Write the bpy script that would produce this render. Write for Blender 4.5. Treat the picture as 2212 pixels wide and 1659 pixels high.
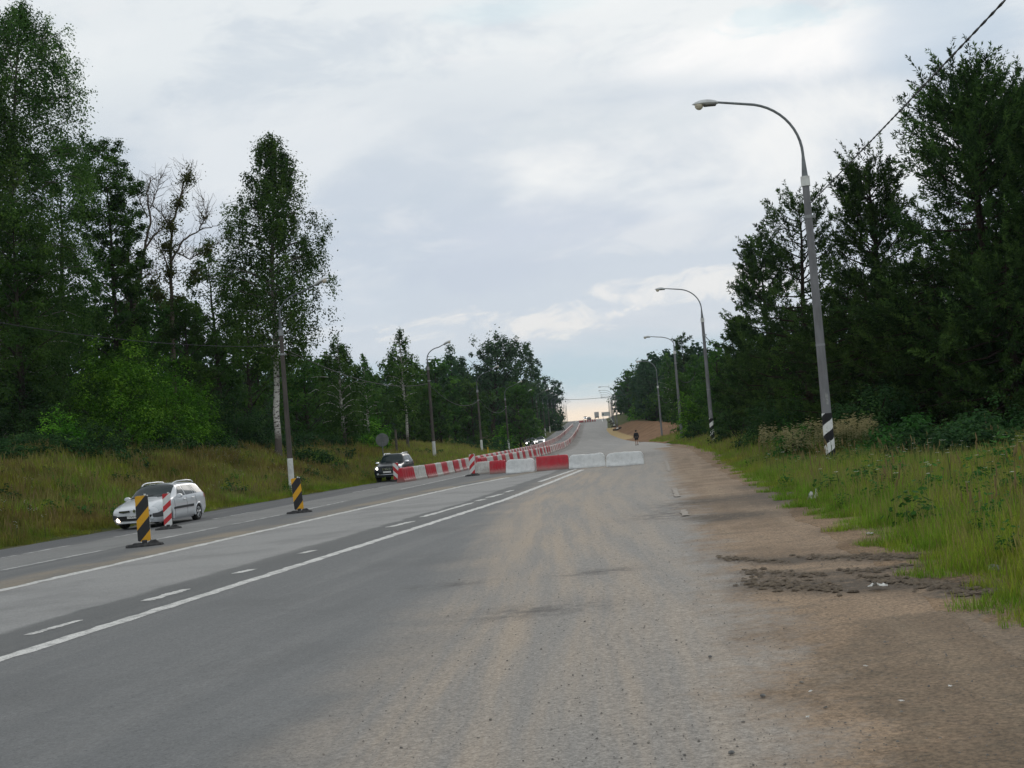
import bpy, math, random
import numpy as np
from math import sin, cos, tan, atan, atan2, pi, radians, sqrt
from mathutils import Vector, Matrix

for _o in list(bpy.data.objects):
    bpy.data.objects.remove(_o)
SC = bpy.context.scene
COL = SC.collection

# ------------------------------------------------------------------ camera
EYE = 1.75
FPX, CX, CY = 2700.0, 1106.0, 829.5          # focal length and centre for a 2212 px wide picture
PITCH, ROLL = radians(2.57), radians(4.6)
_F = np.array([0, cos(PITCH), sin(PITCH)])
_R0 = np.array([1.0, 0, 0]); _U0 = np.array([0, -sin(PITCH), cos(PITCH)])
_R = cos(ROLL) * _R0 - sin(ROLL) * _U0
_U = sin(ROLL) * _R0 + cos(ROLL) * _U0
cam_d = bpy.data.cameras.new('camera')
cam = bpy.data.objects.new('camera', cam_d); COL.objects.link(cam)
cam_d.sensor_width = 36.0
cam_d.lens = 36.0 * FPX / 2212.0
cam_d.clip_start = 0.1; cam_d.clip_end = 9000
M = Matrix(((_R[0], _U[0], -_F[0], 0), (_R[1], _U[1], -_F[1], 0), (_R[2], _U[2], -_F[2], EYE), (0, 0, 0, 1)))
cam.matrix_world = M
SC.camera = cam

# ------------------------------------------------------------------ render / colour
SC.render.engine = 'CYCLES'
SC.view_settings.view_transform = 'Standard'
try: SC.view_settings.look = 'None'
except Exception: pass
SC.view_settings.gamma = 1.0
SC.view_settings.exposure = 0.0
SC.cycles.use_denoising = True
SC.cycles.max_bounces = 6
SC.cycles.diffuse_bounces = 3
SC.cycles.glossy_bounces = 2
SC.cycles.transmission_bounces = 3
SC.cycles.transparent_max_bounces = 8
SC.cycles.volume_bounces = 0
SC.cycles.caustics_reflective = False; SC.cycles.caustics_refractive = False

# ------------------------------------------------------------------ node helpers
class NT:
    def __init__(s, tree): s.t = tree; s.n = tree.nodes; s.l = tree.links
    def node(s, typ, **kw):
        n = s.n.new(typ)
        for k, v in kw.items(): setattr(n, k, v)
        return n
    def put(s, sock, v):
        if isinstance(v, bpy.types.NodeSocket): s.l.new(v, sock)
        elif v is not None:
            if isinstance(v, (tuple, list)) and len(v) == 3 and sock.type == 'RGBA': v = (*v, 1)
            sock.default_value = v
    def math(s, op, a, b=None, c=None, clamp=False):
        n = s.node('ShaderNodeMath', operation=op, use_clamp=clamp)
        for i, v in enumerate((a, b, c)):
            if v is not None: s.put(n.inputs[i], v)
        return n.outputs[0]
    def vmath(s, op, a, b=None):
        n = s.node('ShaderNodeVectorMath', operation=op)
        s.put(n.inputs[0], a)
        if b is not None: s.put(n.inputs[1], b)
        return n.outputs[0]
    def comb(s, x, y, z):
        n = s.node('ShaderNodeCombineXYZ')
        for i, v in enumerate((x, y, z)): s.put(n.inputs[i], v)
        return n.outputs[0]
    def sep(s, v):
        n = s.node('ShaderNodeSeparateXYZ'); s.put(n.inputs[0], v); return n.outputs
    def noise(s, vec, scale=1.0, detail=3.0, rough=0.55, dist=0.0, color=False):
        n = s.node('ShaderNodeTexNoise'); s.put(n.inputs['Vector'], vec)
        n.inputs['Scale'].default_value = scale; n.inputs['Detail'].default_value = detail
        n.inputs['Roughness'].default_value = rough; n.inputs['Distortion'].default_value = dist
        return n.outputs['Color'] if color else n.outputs[0]
    def voro(s, vec, scale, feature='F1'):
        n = s.node('ShaderNodeTexVoronoi', feature=feature); s.put(n.inputs['Vector'], vec)
        n.inputs['Scale'].default_value = scale
        return n.outputs
    def smooth(s, v, a, b, lo=0.0, hi=1.0):
        n = s.node('ShaderNodeMapRange', interpolation_type='SMOOTHSTEP'); s.put(n.inputs[0], v)
        for i, x in enumerate((a, b, lo, hi)): n.inputs[1 + i].default_value = x
        return n.outputs[0]
    def mix(s, f, a, b, mode='MIX'):
        n = s.node('ShaderNodeMix', data_type='RGBA', blend_type=mode)
        s.put(n.inputs[0], f); s.put(n.inputs[6], a); s.put(n.inputs[7], b)
        return n.outputs[2]
    def ramp(s, f, stops, interp='LINEAR'):
        n = s.node('ShaderNodeValToRGB'); r = n.color_ramp; r.interpolation = interp
        while len(r.elements) < len(stops): r.elements.new(0.5)
        for e, (p, c) in zip(r.elements, stops):
            e.position = p; e.color = (*c, 1) if len(c) == 3 else c
        s.put(n.inputs[0], f)
        return n.outputs[0]
    def attr(s, name, out='Fac'):
        n = s.node('ShaderNodeAttribute'); n.attribute_name = name
        return n.outputs[out]
    def bump(s, h, strength=0.3, dist=0.02):
        n = s.node('ShaderNodeBump'); n.inputs['Strength'].default_value = strength
        n.inputs['Distance'].default_value = dist; s.put(n.inputs['Height'], h)
        return n.outputs[0]

# ------------------------------------------------------------------ sky
SUN_EL, SUN_AZ = radians(24), radians(12)        # bright part of the cloud cover: ahead, a little to the right
world = bpy.data.worlds.new('World'); SC.world = world; world.use_nodes = True
W = NT(world.node_tree); W.n.clear()
tc = W.node('ShaderNodeTexCoord')
d = W.sep(tc.outputs['Generated'])
az = W.math('ARCTAN2', d[0], d[1]); el = W.math('ARCSINE', d[2])
cv = W.comb(W.math('MULTIPLY', az, 2.6), W.math('MULTIPLY', W.math('ADD', el, W.math('MULTIPLY', az, -0.05)), 9.0), 3.7)
n_big = W.noise(cv, 1.0, 5, 0.55, 0.4)
cv2 = W.comb(W.math('MULTIPLY', az, 7.0), W.math('MULTIPLY', W.math('ADD', el, W.math('MULTIPLY', az, -0.08)), 20.0), 8.3)
n_str = W.noise(cv2, 1.0, 4, 0.6, 0.5)
cv3 = W.comb(W.math('MULTIPLY', az, 9.0), W.math('MULTIPLY', el, 20.0), 1.1)
n_puff = W.noise(cv3, 1.0, 6, 0.6, 0.3)
elp = W.math('ADD', el, W.math('MULTIPLY', W.math('SUBTRACT', n_str, 0.5), 0.035))
elp = W.math('ADD', elp, W.math('MULTIPLY', W.math('SUBTRACT', n_big, 0.5), 0.10))
base = W.ramp(W.math('DIVIDE', elp, 0.5, clamp=True), [
    (0.0, (.80, .76, .72)), (.05, (.74, .76, .78)), (.085, (.46, .62, .72)), (.12, (.48, .62, .73)), (.17, (.60, .67, .76)),
    (.25, (.60, .675, .77)), (.35, (.585, .66, .76)), (.48, (.69, .75, .81)), (.60, (.83, .875, .90)), (1.0, (.85, .89, .91))])
# warm glow low over the end of the road, falling off to both sides
warm = W.math('MULTIPLY', W.smooth(W.math('ABSOLUTE', W.math('SUBTRACT', az, 0.07)), 0.0, 0.35, 1, 0), W.smooth(el, 0.014, 0.031, 1, 0))
c = W.mix(W.math('MULTIPLY', warm, .8), base, (1.0, .84, .66))
blu = W.math('MULTIPLY', W.smooth(n_puff, .46, .66), W.smooth(el, .06, .16, 0, .55))
c = W.mix(blu, c, (.58, .66, .75))
wh = W.math('MULTIPLY', W.smooth(n_big, .50, .68), W.smooth(el, .10, .22, 0.15, .9))
c = W.mix(wh, c, (.92, .945, .955))
wh2 = W.math('MULTIPLY', W.smooth(n_str, .56, .72), .35)
c = W.mix(wh2, c, (.88, .89, .91))
# cloud edges lit from behind: ragged bright breaks in the cover
n_rag = W.noise(W.comb(W.math('MULTIPLY', az, 16.0), W.math('MULTIPLY', W.math('ADD', el, W.math('MULTIPLY', az, -0.06)), 36.0), 4.4), 1.0, 7, 0.62, 0.6)
n_sof = W.noise(W.comb(W.math('MULTIPLY', az, 5.0), W.math('MULTIPLY', W.math('ADD', el, W.math('MULTIPLY', az, -0.15)), 9.5), 6.6), 1.0, 7, 0.60, 0.5)
def brk(ax, ex, wa, we, amt, col, c, nse, k=2.6):
    a = W.math('DIVIDE', W.math('SUBTRACT', az, ax), wa); e = W.math('DIVIDE', W.math('SUBTRACT', el, ex), we)
    r = W.math('ADD', W.math('MULTIPLY', a, a), W.math('MULTIPLY', e, e))
    r = W.math('ADD', r, W.math('MULTIPLY', W.math('SUBTRACT', nse, .5), -k * 2))
    return W.mix(W.math('MULTIPLY', W.smooth(r, -.6, 1.5, 1, 0), amt), c, col)
c = brk(.24, .245, .16, .045, .75, (.56, .645, .75), c, n_sof, 3.0)
c = brk(.02, .17, .12, .028, .55, (.62, .68, .79), c, n_sof, 3.0)
c = brk(.12, .215, .15, .04, .8, (.95, .96, .955), c, n_sof, 3.4)
c = brk(-.2, .24, .16, .05, .6, (.88, .91, .93), c, n_sof, 3.4)
c = brk(.0, .135, .10, .016, .5, (.55, .62, .74), c, n_rag, 3.0)
c = brk(.13, .15, .10, .014, .45, (.84, .86, .88), c, n_rag, 3.0)
c = brk(.22, .285, .12, .022, .95, (1.0, 1.0, 1.0), c, n_sof, 2.6)
c = brk(-.01, .0905, .085, .012, .55, (.97, .93, .88), c, n_rag, 5.5)
c = brk(.165, .110, .08, .013, .55, (.97, .94, .90), c, n_rag, 5.5)
c = brk(.255, .305, .05, .010, .38, (.56, .77, .86), c, n_rag, 5.0)
c = brk(.36, .29, .06, .03, .6, (.50, .62, .75), c, n_sof, 3.4)
c = brk(.10, .245, .10, .018, .55, (.66, .73, .79), c, n_rag, 3.6)
c = brk(.03, .335, .07, .010, .4, (.66, .84, .90), c, n_sof, 2.0)
nishita = W.node('ShaderNodeTexSky', sky_type='NISHITA')
nishita.sun_disc = False; nishita.sun_elevation = SUN_EL; nishita.sun_rotation = SUN_AZ
nsc = W.vmath('MULTIPLY', nishita.outputs[0], (1.0, 1.0, 1.0))
bg1 = W.node('ShaderNodeBackground'); W.put(bg1.inputs[0], nsc); bg1.inputs[1].default_value = 0.05
bg2 = W.node('ShaderNodeBackground'); W.put(bg2.inputs[0], c); bg2.inputs[1].default_value = 1.0
mx = W.node('ShaderNodeMixShader'); mx.inputs[0].default_value = .93
W.l.new(bg1.outputs[0], mx.inputs[1]); W.l.new(bg2.outputs[0], mx.inputs[2])
wo = W.node('ShaderNodeOutputWorld'); W.l.new(mx.outputs[0], wo.inputs[0])

sun_d = bpy.data.lights.new('sun', 'SUN'); sun_d.energy = 0.5; sun_d.angle = radians(25); sun_d.color = (1.0, .95, .88)
sun = bpy.data.objects.new('sun', sun_d); COL.objects.link(sun)
sun.rotation_euler = Vector((sin(SUN_AZ) * cos(SUN_EL), cos(SUN_AZ) * cos(SUN_EL), sin(SUN_EL))).to_track_quat('Z', 'Y').to_euler()
sun.location = (0, 0, 60)

# ------------------------------------------------------------------ materials
def material(name, color=(.5, .5, .5), rough=.7, metal=0.0, spec=.3, emit=None, estr=0.0, coat=0.0):
    m = bpy.data.materials.new(name); m.use_nodes = True
    b = m.node_tree.nodes['Principled BSDF']
    b.inputs['Base Color'].default_value = (*color, 1)
    b.inputs['Roughness'].default_value = rough; b.inputs['Metallic'].default_value = metal
    b.inputs['Specular IOR Level'].default_value = spec
    b.inputs['Coat Weight'].default_value = coat
    if emit: b.inputs['Emission Color'].default_value = (*emit, 1); b.inputs['Emission Strength'].default_value = estr
    return m
def mat_nt(m):
    t = NT(m.node_tree); return t, m.node_tree.nodes['Principled BSDF']
def worn(name, c1, c2, scale=6.0, rough=.8, spec=.3, bump=0.0, stretch=(1, 1, 1), lo=.35, hi=.7, coat=0.0, metal=0.0):
    m = material(name, c1, rough, metal, spec, coat=coat); t, b = mat_nt(m)
    co = t.node('ShaderNodeTexCoord').outputs['Object']
    co = t.vmath('MULTIPLY', co, stretch)
    f = t.smooth(t.noise(co, scale, 5, .65), lo, hi)
    t.put(b.inputs['Base Color'], t.mix(f, c1, c2))
    if bump: t.put(b.inputs['Normal'], t.bump(t.noise(co, scale * 4, 4, .6), bump, .01))
    return m

# ------------------------------------------------------------------ pixel <-> world (2212 px wide picture), used to lay the site out
def ray(px, py):
    dd = _F * FPX + _R * (px - CX) - _U * (py - CY)
    return dd / dd[1]                          # per metre of depth Y
def at_depth(px, py, Y):
    r = ray(px, py); return np.array([r[0] * Y, Y, EYE + r[2] * Y])

def softplus(x): return np.logaddexp(0, x)
def profile(Y):
    Y = np.asarray(Y, float)
    up = .021 * 30 * softplus((Y - 215) / 30)
    return up - .030 * 25 * softplus((Y - 700) / 25)
def road_z(X, Y):
    X = np.asarray(X, float); Y = np.asarray(Y, float)
    fade = np.clip(1 - (Y - 90) / 120, 0, 1)
    return .012 * np.clip(X, -40, 40) * fade + profile(Y)
def on_road(px, py, lift=0.0):
    r = ray(px, py); f = lambda Y: EYE + r[2] * Y - float(road_z(r[0] * Y, Y)) - lift
    lo = 2.0; y = 2.0
    while f(y) > 0 and y < 690: y *= 1.01
    a, b = y / 1.01, y
    for _ in range(40):
        m = (a + b) / 2
        if f(m) > 0: a = m
        else: b = m
    return np.array([r[0] * a, a, EYE + r[2] * a])
def line_fn(pixels, pre=None, post=None):
    P = np.array([on_road(*p)[:2] for p in pixels]); P = P[np.argsort(P[:, 1])]
    xs, ys = P[:, 0], P[:, 1]
    s0 = (xs[1] - xs[0]) / (ys[1] - ys[0]); s1 = (xs[-1] - xs[-2]) / (ys[-1] - ys[-2])
    if pre is not None: s0 = pre
    if post is not None: s1 = post
    def f(Y):
        Y = np.asarray(Y, float); v = np.interp(Y, ys, xs)
        v = np.where(Y < ys[0], xs[0] + (Y - ys[0]) * s0, v)
        return np.where(Y > ys[-1], xs[-1] + (Y - ys[-1]) * s1, v)
    f.ys = ys
    return f
# right grass edge, edge of asphalt, left grass edge, lane line
XR = line_fn([(2212, 1322), (2080, 1243), (1960, 1190), (1900, 1160), (1830, 1125), (1755, 1095), (1700, 1068), (1640, 1035),
              (1560, 988), (1500, 966), (1478, 961), (1420, 955), (1372, 953), (1343, 947), (1322, 939), (1313, 930), (1312, 918), (1312, 911)], post=.069)
XA = line_fn([(1745, 1659), (1700, 1580), (1640, 1480), (1600, 1380), (1560, 1270), (1520, 1190), (1495, 1130), (1475, 1080), (1455, 1040),
              (1440, 1000), (1436, 975)], post=.06)
XL = line_fn([(0, 1188), (240, 1146), (445, 1106), (796, 1046), (818, 1042), (1000, 1009), (1112, 972), (1176, 950), (1198, 934), (1231, 909)], post=.075)
X1 = line_fn([(0, 1425), (400, 1299), (700, 1204), (1090, 1080), (1190, 1042), (1258, 1015)], post=.08)
X2 = line_fn([(0, 1276.4), (177, 1236), (708, 1115), (1000, 1050), (1090, 1033)])
X3 = line_fn([(0, 1233), (177, 1197.7), (609, 1111.8), (900, 1050), (1010, 1026)])
X4 = line_fn([(0, 1206), (241.7, 1161.7), (556, 1104), (860, 1045)])
XC = lambda Y: (XL(Y) + XR(Y)) / 2

_bY = [0, 40, 80, 130, 200, 400, 800]; _bH = [3.2, 3.1, 2.8, 2.3, 1.8, 1.5, 1.2]
def sstep(x): x = np.clip(x, 0, 1); return x * x * (3 - 2 * x)
def wob(X, Y):
    return .12 * np.sin(X * .9 + Y * .37) + .10 * np.sin(X * .35 - Y * .61 + 1.3) + .06 * np.sin(X * 1.7 + Y * 1.1)
def ground_z(X, Y):
    X = np.asarray(X, float); Y = np.asarray(Y, float)
    l = XL(Y); r = XR(Y)
    z = road_z(np.clip(X, l, r), Y)
    dl = np.maximum(l - X, 0); dr = np.maximum(X - r, 0)
    z = z + np.interp(Y, _bY, _bH) * sstep(dl / 13.0) + wob(X, Y) * np.clip(dl / 3, 0, 1)
    hr = np.interp(Y, [0, 40, 90, 130, 170, 220, 400, 800], [.10, .15, .55, .4, .8, 2.2, 2.2, 1.5])
    z = z + hr * sstep(dr / 7.0) + .6 * wob(X, Y) * np.clip(dr / 3, 0, 1)
    return z
def gz(x, y): return float(ground_z(x, y))

# ------------------------------------------------------------------ mesh helpers
def new_mesh(name, V, F, mats=None, mi=None, smooth=False, attrs=None):
    """V (n,3); F: (m,k) array or a list of index tuples."""
    me = bpy.data.meshes.new(name)
    V = np.asarray(V, np.float32)
    if isinstance(F, np.ndarray):
        m, k = F.shape
        me.vertices.add(len(V)); me.vertices.foreach_set('co', V.ravel())
        me.loops.add(m * k); me.loops.foreach_set('vertex_index', F.astype(np.int32).ravel())
        me.polygons.add(m); me.polygons.foreach_set('loop_start', np.arange(0, m * k, k, dtype=np.int32))
        me.update(calc_edges=True)
    else:
        me.from_pydata([tuple(map(float, v)) for v in V], [], [tuple(f) for f in F])
    if mats is not None:
        for m_ in (mats if isinstance(mats, (list, tuple)) else [mats]): me.materials.append(m_)
    if mi is not None: me.polygons.foreach_set('material_index', np.asarray(mi, np.int32))
    if smooth: me.polygons.foreach_set('use_smooth', np.ones(len(me.polygons), bool))
    for k_, a in (attrs or {}).items():
        at = me.attributes.new(k_, 'FLOAT', 'POINT'); at.data.foreach_set('value', np.asarray(a, np.float32))
    me.validate(); me.update()
    return me
def link(name, data, parent=None, loc=(0, 0, 0), rot=(0, 0, 0), scale=(1, 1, 1)):
    o = bpy.data.objects.new(name, data); COL.objects.link(o)
    o.location = loc; o.rotation_euler = rot; o.scale = scale
    if parent is not None: o.parent = parent
    return o
def thing(name, label, cat, loc=(0, 0, 0), rz=0.0, group=None, data=None):
    o = link(name, data, None, loc, (0, 0, rz)); tag(o, label, cat, group); return o
def tag(o, label, cat, group=None):
    o['label'] = label; o['category'] = cat
    if group: o['group'] = group
    return o
def structure(o): o['kind'] = 'structure'; return o
def stuff(o, label=None, cat=None):
    o['kind'] = 'stuff'
    if label: o['label'] = label
    if cat: o['category'] = cat
    return o
def children(o): return [c_ for c_ in bpy.data.objects if c_.parent is o]
def copy_tree(o, parent=None, kids=None):
    c_ = o.copy(); COL.objects.link(c_)
    if parent is not None:
        c_.parent = parent; c_.matrix_parent_inverse = o.matrix_parent_inverse.copy()
    for ch in (kids or KIDS)(o): copy_tree(ch, c_, kids)
    return c_
def KIDS(o): return list(o.children)

class MB:
    def __init__(s): s.v = []; s.f = []; s.m = []
    def add(s, V, F, m=0):
        b = len(s.v); s.v += [tuple(map(float, p)) for p in V]
        s.f += [tuple(i + b for i in f) for f in F]; s.m += [m] * len(F); return s
    def box(s, c, size, rz=0.0, m=0, bev=0.0, taper=1.0):
        x, y, z = [a / 2 for a in size]
        if bev <= 0:
            P = [(-x, -y, -z), (x, -y, -z), (x, y, -z), (-x, y, -z), (-x * taper, -y * taper, z), (x * taper, -y * taper, z), (x * taper, y * taper, z), (-x * taper, y * taper, z)]
            F = [(0, 3, 2, 1), (4, 5, 6, 7), (0, 1, 5, 4), (1, 2, 6, 5), (2, 3, 7, 6), (3, 0, 4, 7)]
        else:
            P = []; F = []
            ring = lambda xx, yy, b, zz: [(-xx + b, -yy, zz), (xx - b, -yy, zz), (xx, -yy + b, zz), (xx, yy - b, zz), (xx - b, yy, zz), (-xx + b, yy, zz), (-xx, yy - b, zz), (-xx, -yy + b, zz)]
            for zz, ins in ((-z, bev), (-z + bev, 0), (z - bev, 0), (z, bev)):
                P += ring(x - ins, y - ins, bev, zz)
            F.append(tuple(range(7, -1, -1))); F.append(tuple(range(24, 32)))
            for k in range(3):
                for i in range(8):
                    j = (i + 1) % 8; F.append((k * 8 + i, k * 8 + j, (k + 1) * 8 + j, (k + 1) * 8 + i))
        ca, sa = cos(rz), sin(rz)
        P = [(c[0] + p[0] * ca - p[1] * sa, c[1] + p[0] * sa + p[1] * ca, c[2] + p[2]) for p in P]
        return s.add(P, F, m)
    def tube(s, pts, rad, n=8, m=0, cap=True):
        pts = np.asarray(pts, float); k = len(pts)
        rad = np.full(k, rad, float) if np.isscalar(rad) else np.asarray(rad, float)
        P = []; prev = None
        for i in range(k):
            t = pts[min(i + 1, k - 1)] - pts[max(i - 1, 0)]; t = t / (np.linalg.norm(t) + 1e-9)
            if prev is None:
                a = np.array([1.0, 0, 0]) if abs(t[0]) < .8 else np.array([0, 1.0, 0])
            else: a = prev
            u = a - t * np.dot(a, t); u /= np.linalg.norm(u) + 1e-9; prev = u
            w = np.cross(t, u)
            for j in range(n):
                th = 2 * pi * j / n; P.append(pts[i] + rad[i] * (cos(th) * u + sin(th) * w))
        F = []
        for i in range(k - 1):
            for j in range(n):
                j2 = (j + 1) % n; F.append((i * n + j, i * n + j2, (i + 1) * n + j2, (i + 1) * n + j))
        if cap: F.append(tuple(range(n - 1, -1, -1))); F.append(tuple(range((k - 1) * n, k * n)))
        return s.add(P, F, m)
    def lathe(s, prof, n=20, c=(0, 0, 0), axis='z', m=0, closed=False):
        P = []
        for r, h in prof:
            for j in range(n):
                th = 2 * pi * j / n; a, b = r * cos(th), r * sin(th)
                P.append({'z': (c[0] + a, c[1] + b, c[2] + h), 'x': (c[0] + h, c[1] + a, c[2] + b), 'y': (c[0] + b, c[1] + h, c[2] + a)}[axis])
        F = []
        for i in range(len(prof) - 1):
            for j in range(n):
                j2 = (j + 1) % n; F.append((i * n + j, i * n + j2, (i + 1) * n + j2, (i + 1) * n + j))
        F.append(tuple(range(n - 1, -1, -1))); F.append(tuple(range((len(prof) - 1) * n, len(prof) * n)))
        return s.add(P, F, m)
    def prism(s, poly, y0, y1, m=0, plane='xz'):
        n = len(poly)
        mk = (lambda p, y: (p[0], y, p[1])) if plane == 'xz' else ((lambda p, y: (p[0], p[1], y)) if plane == 'xy' else (lambda p, y: (y, p[0], p[1])))
        P = [mk(p, y0) for p in poly] + [mk(p, y1) for p in poly]
        F = [tuple(range(n)), tuple(range(2 * n - 1, n - 1, -1))] + [(i, i + n, (i + 1) % n + n, (i + 1) % n) for i in range(n)]
        return s.add(P, F, m)
    def mesh(s, name, mats, smooth=False):
        me = new_mesh(name, s.v, s.f, mats, s.m, smooth)
        import bmesh
        bm = bmesh.new(); bm.from_mesh(me); bmesh.ops.recalc_face_normals(bm, faces=bm.faces); bm.to_mesh(me); bm.free()
        if smooth:
            try: me.set_sharp_from_angle(angle=radians(38))
            except Exception: pass
        return me
    def build(s, name, mats, parent=None, smooth=False, loc=(0, 0, 0), rot=(0, 0, 0)):
        return link(name, s.mesh(name, mats, smooth), parent, loc, rot)

# ================================================================== GROUND
rng = np.random.default_rng(7)
XD = line_fn([(590, 1659), (760, 1480), (920, 1320), (1000, 1205), (1050, 1130), (1092, 1085), (1150, 1050), (1190, 1030)], post=.12)

def grid_faces(nr, nc):
    i = np.arange(nr - 1)[:, None] * nc + np.arange(nc - 1)[None, :]
    return np.stack([i, i + 1, i + nc + 1, i + nc], -1).reshape(-1, 4)

# --- terrain: one sheet to the horizon
def mat_terrain():
    m = material('meadow_soil', rough=.95, spec=.1); t, b = mat_nt(m)
    P = t.node('ShaderNodeNewGeometry').outputs['Position']
    n1 = t.noise(P, .22, 4, .6); n2 = t.noise(P, 1.7, 5, .65); n3 = t.noise(P, 9, 4, .7)
    c1 = t.mix(t.smooth(n1, .38, .62), (.045, .062, .016), (.085, .088, .028))
    c1 = t.mix(t.math('MULTIPLY', t.smooth(n2, .48, .7), .7), c1, (.10, .075, .032))
    c1 = t.mix(t.math('MULTIPLY', t.smooth(n3, .5, .75), .5), c1, (.03, .04, .012))
    t.put(b.inputs['Base Color'], c1); t.put(b.inputs['Normal'], t.bump(n3, .6, .15))
    return m
M_TERRAIN = mat_terrain()
rows = np.concatenate([np.arange(-40, 10, 5), np.arange(10, 150, 1.5), np.arange(150, 400, 6), np.arange(400, 900, 20), [950, 1100, 1400, 2000, 3200, 5000]])
dl = np.array([0.02, .4, .9, 1.6, 2.5, 3.6, 5, 6.5, 8, 10, 12, 14, 17, 21, 27, 36, 50, 75, 120, 250, 600, 1500, 3000])
Yg = rows[:, None]
L = XL(Yg); Rr = XR(Yg)
cols = np.concatenate([L - dl[::-1], L + .35, L + (Rr - L) * .5, Rr - .35, Rr + dl], 1)
Yc = np.broadcast_to(Yg, cols.shape)
Zg = ground_z(cols, Yc)
nd = len(dl)
Zg[:, nd:nd + 3] -= .06
Vg = np.stack([cols, Yc, Zg], -1).reshape(-1, 3)
terrain = structure(link('terrain', new_mesh('terrain', Vg, grid_faces(*cols.shape), M_TERRAIN, smooth=True)))

def dirt_nodes(t, P):
    X, Y, Z = t.sep(P)
    n1 = t.noise(P, .55, 5, .6, .3); n2 = t.noise(P, 4.5, 5, .7); n3 = t.noise(P, 28, 4, .75)
    c = t.mix(t.smooth(n1, .36, .66), (.262, .182, .115), (.172, .116, .070))
    # vehicle tracks run along the shoulder and swing across it
    tv = t.comb(t.math('MULTIPLY', t.attr('ra'), 1.5), t.math('MULTIPLY', Y, .10), 2.0)
    tr = t.noise(tv, 1.0, 5, .6, .3)
    c = t.mix(t.math('MULTIPLY', t.smooth(tr, .45, .66), .55), c, (.300, .218, .142))
    c = t.mix(t.math('MULTIPLY', t.smooth(n2, .50, .72), .6), c, (.125, .094, .066))
    tv2 = t.comb(t.math('MULTIPLY', X, .5), t.math('MULTIPLY', Y, 3.2), 2.0)
    tr2 = t.noise(tv2, 1.0, 5, .65, .4)
    c = t.mix(t.math('MULTIPLY', t.smooth(tr2, .52, .70), .45), c, (.105, .082, .058))
    w = t.smooth(t.math('ADD', t.attr('wet'), t.math('MULTIPLY', t.math('SUBTRACT', t.noise(P, 1.5, 6, .68, .4), .5), 1.7)), .40, .62)
    c = t.mix(t.math('MULTIPLY', w, t.smooth(n2, .25, .6, .8, .3)), c, (.100, .078, .052))
    mu = t.math('MULTIPLY', t.attr('mud'), t.smooth(n2, .26, .46))
    c = t.mix(t.math('MULTIPLY', mu, .9), c, (.062, .047, .033))
    vo = t.voro(P, 50.0); sp = t.math('MULTIPLY', t.smooth(vo[0], .15, .3, 1, 0), t.smooth(t.noise(P, 9, 3, .7), .42, .66))
    c = t.mix(t.math('MULTIPLY', sp, .55), c, (.05, .045, .04))
    c = t.mix(.5, c, t.mix(t.smooth(n3, .3, .7), (.05, .05, .05), (.95, .95, .95)), 'OVERLAY')
    return c, w, t.math('ADD', n3, t.math('MULTIPLY', n2, 1.5))
def mat_dirt():
    m = material('dirt', rough=.95, spec=.12); t, b = mat_nt(m)
    P = t.node('ShaderNodeNewGeometry').outputs['Position']
    c, w, hgt = dirt_nodes(t, P)
    t.put(b.inputs['Base Color'], c)
    t.put(b.inputs['Roughness'], t.math('SUBTRACT', .95, t.math('MULTIPLY', w, .3)))
    t.put(b.inputs['Normal'], t.bump(hgt, .6, .02))
    return m
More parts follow.
